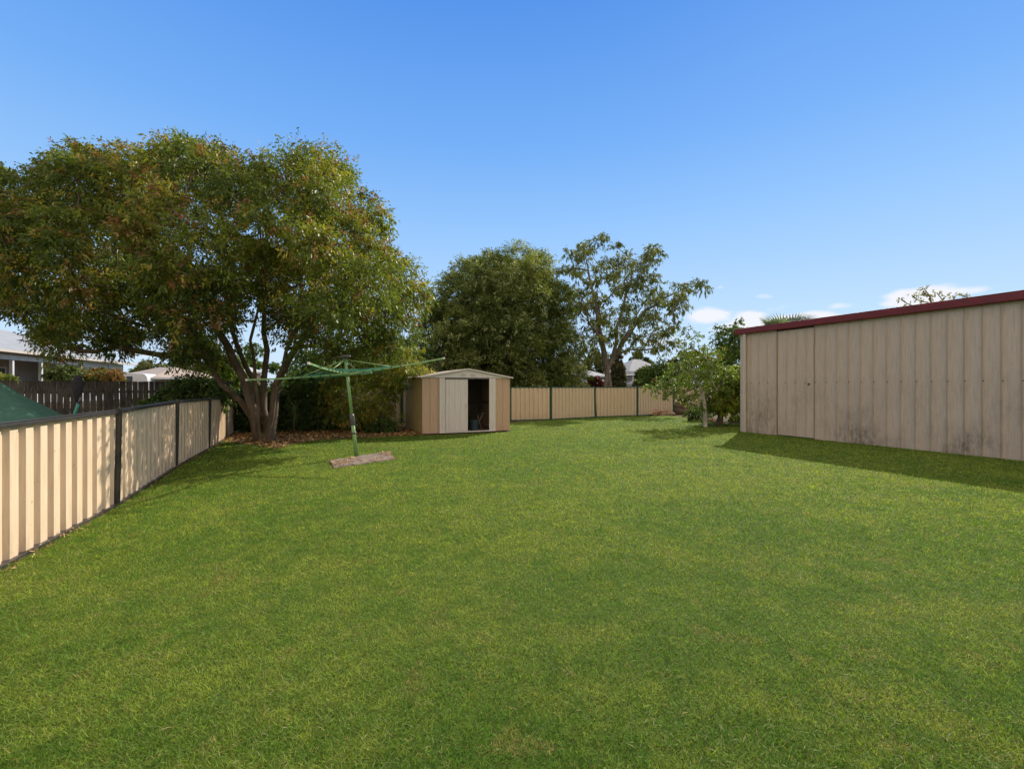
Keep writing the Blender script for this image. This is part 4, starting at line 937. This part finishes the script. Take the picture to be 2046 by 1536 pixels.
# far trees and bushes, each its own
far = [((160, 752), (250, 738), 22, 'flowering bush with reddish leaves along the outside of the palings', [(.10, .13, .03), (.16, .17, .04), (.24, .11, .05)]),
       ((0, 752), (40, 745), 20, 'small leafy bush before the verandah at the left edge', MG),
       ((100, 745), (150, 728), 21.5, 'pink flowered bush before the verandah posts', [(.06, .10, .03), (.10, .15, .05), (.30, .16, .16)])]
def farplant(x0, x1, y0, y1, Y, label, pal, cat='tree', name='background_tree', n=36, rad=None, mat=None, seed=1, sparse=1):
    r = random.Random(seed); w_ = x1-x0; out = []
    for k in range(22):
        a = 2*math.pi*k/22; out.append(((x0+x1)/2+w_/2*math.cos(a)*r.uniform(.85, 1.05), (y0+y1)/2-(y1-y0)/2*math.sin(a)*r.uniform(.85, 1.08)))
    wm = w_/F*Y; rad = rad or max(.25, wm*.13)
    cl = poly_clumps(out, Y, wm*.35, n, rad*.55, seed, .1, .5); b = Vector((((x0+x1)/2-1023)/F*Y, Y, 0))
    zz = min(c_.z for c_ in cl)
    return plant(name, b, label, cat, cl, [[b+Vector((0, 0, max(.3, zz*.7)))]], M['dark_bark'],
          dict(rad=rad, ntw=26, nlf=9, ll=max(.07, .0052*Y), lw=max(.035, .0026*Y), pal=pal, name='crown' if cat == 'tree' else 'foliage', mat=mat or M['leaf_dull'], seed=seed+70, up=.4), base_r=max(.04, wm*.02), tip=.012, step=.8, seed=seed)
farplant(150, 252, 738, 775, 22, 'bush with reddish and green leaves along the far side of the palings', [(.07, .10, .02), (.13, .16, .03), (.22, .12, .04), (.28, .13, .05)], 'shrub', 'flowering_bush', 40, .35, seed=1)
farplant(-20, 40, 750, 785, 17, 'small leafy bush before the verandah at the left edge', YG, 'shrub', 'garden_bush', 18, .25, seed=2)
farplant(98, 160, 730, 780, 21, 'green bush with pink flowers in front of the verandah', [(.05, .09, .03), (.08, .13, .04), (.12, .16, .05), (.34, .2, .2)], 'shrub', 'flowering_bush', 30, .35, seed=3)
farplant(268, 350, 722, 775, 55, 'pale olive rounded tree behind the caravan', [(.08, .10, .03), (.13, .15, .05), (.19, .19, .08)], seed=4, n=50)
farplant(240, 290, 728, 775, 80, 'small dark tree on the skyline behind the caravan roof', MG, seed=5, n=24)
farplant(330, 440, 715, 790, 60, 'dark green tree behind the cream roofed house', DG, seed=6, n=50)
farplant(1160, 1225, 700, 790, 70, 'olive tree behind the far white roofed cottage', [(.07, .09, .03), (.11, .12, .05)], seed=7, n=40)
farplant(1222, 1248, 705, 790, 44, 'brownish olive tree beside the gum trunk in front of the grey house', [(.06, .07, .03), (.10, .10, .05), (.13, .11, .06)], seed=8, n=36)
farplant(1255, 1300, 700, 770, 85, 'dark tree behind the pyramid roof of the grey house', DG, seed=9, n=30)
farplant(1335, 1420, 700, 790, 60, 'brown green tree far behind the young tree', [(.06, .06, .035), (.09, .09, .045), (.10, .12, .05)], seed=10, n=44)
farplant(1405, 1500, 690, 790, 45, 'mid green tree behind the garage corner', MG, seed=11, n=44)
farplant(1272, 1298, 738, 775, 34, 'upright bush with rusty leaves beside the grey house wall', [(.07, .08, .02), (.15, .10, .04)], 'shrub', 'garden_bush', 20, .35, seed=12)
farplant(1172, 1208, 755, 785, 33, 'low bush with dark red leaves in front of the far cottage', [(.07, .025, .02), (.14, .04, .03), (.05, .05, .02)], 'shrub', 'red_leaf_bush', 20, .3, seed=13)
farplant(800, 850, 700, 790, 50, 'grey green tree in the gap left of the evergreen', MG, seed=14, n=30)
for i, (x0, x1, y0, Y) in enumerate(((440, 560, 690, 75), (560, 700, 738, 80), (700, 850, 735, 85), (1120, 1180, 735, 95), (1290, 1360, 735, 95), (-60, 60, 740, 90), (180, 260, 742, 95))):
    farplant(x0, x1, y0, 800, Y, ['dull green tree low on the skyline behind the big tree trunks', 'dull green tree low on the skyline behind the dark shrub', 'dull green tree low on the skyline behind the small shed', 'hazy tree far behind the cottage roof',
             'hazy tree far behind the grey house', 'dark tree behind the left end of the verandah house', 'dark tree behind the right end of the verandah house'][i], MG, seed=30+i, n=34)
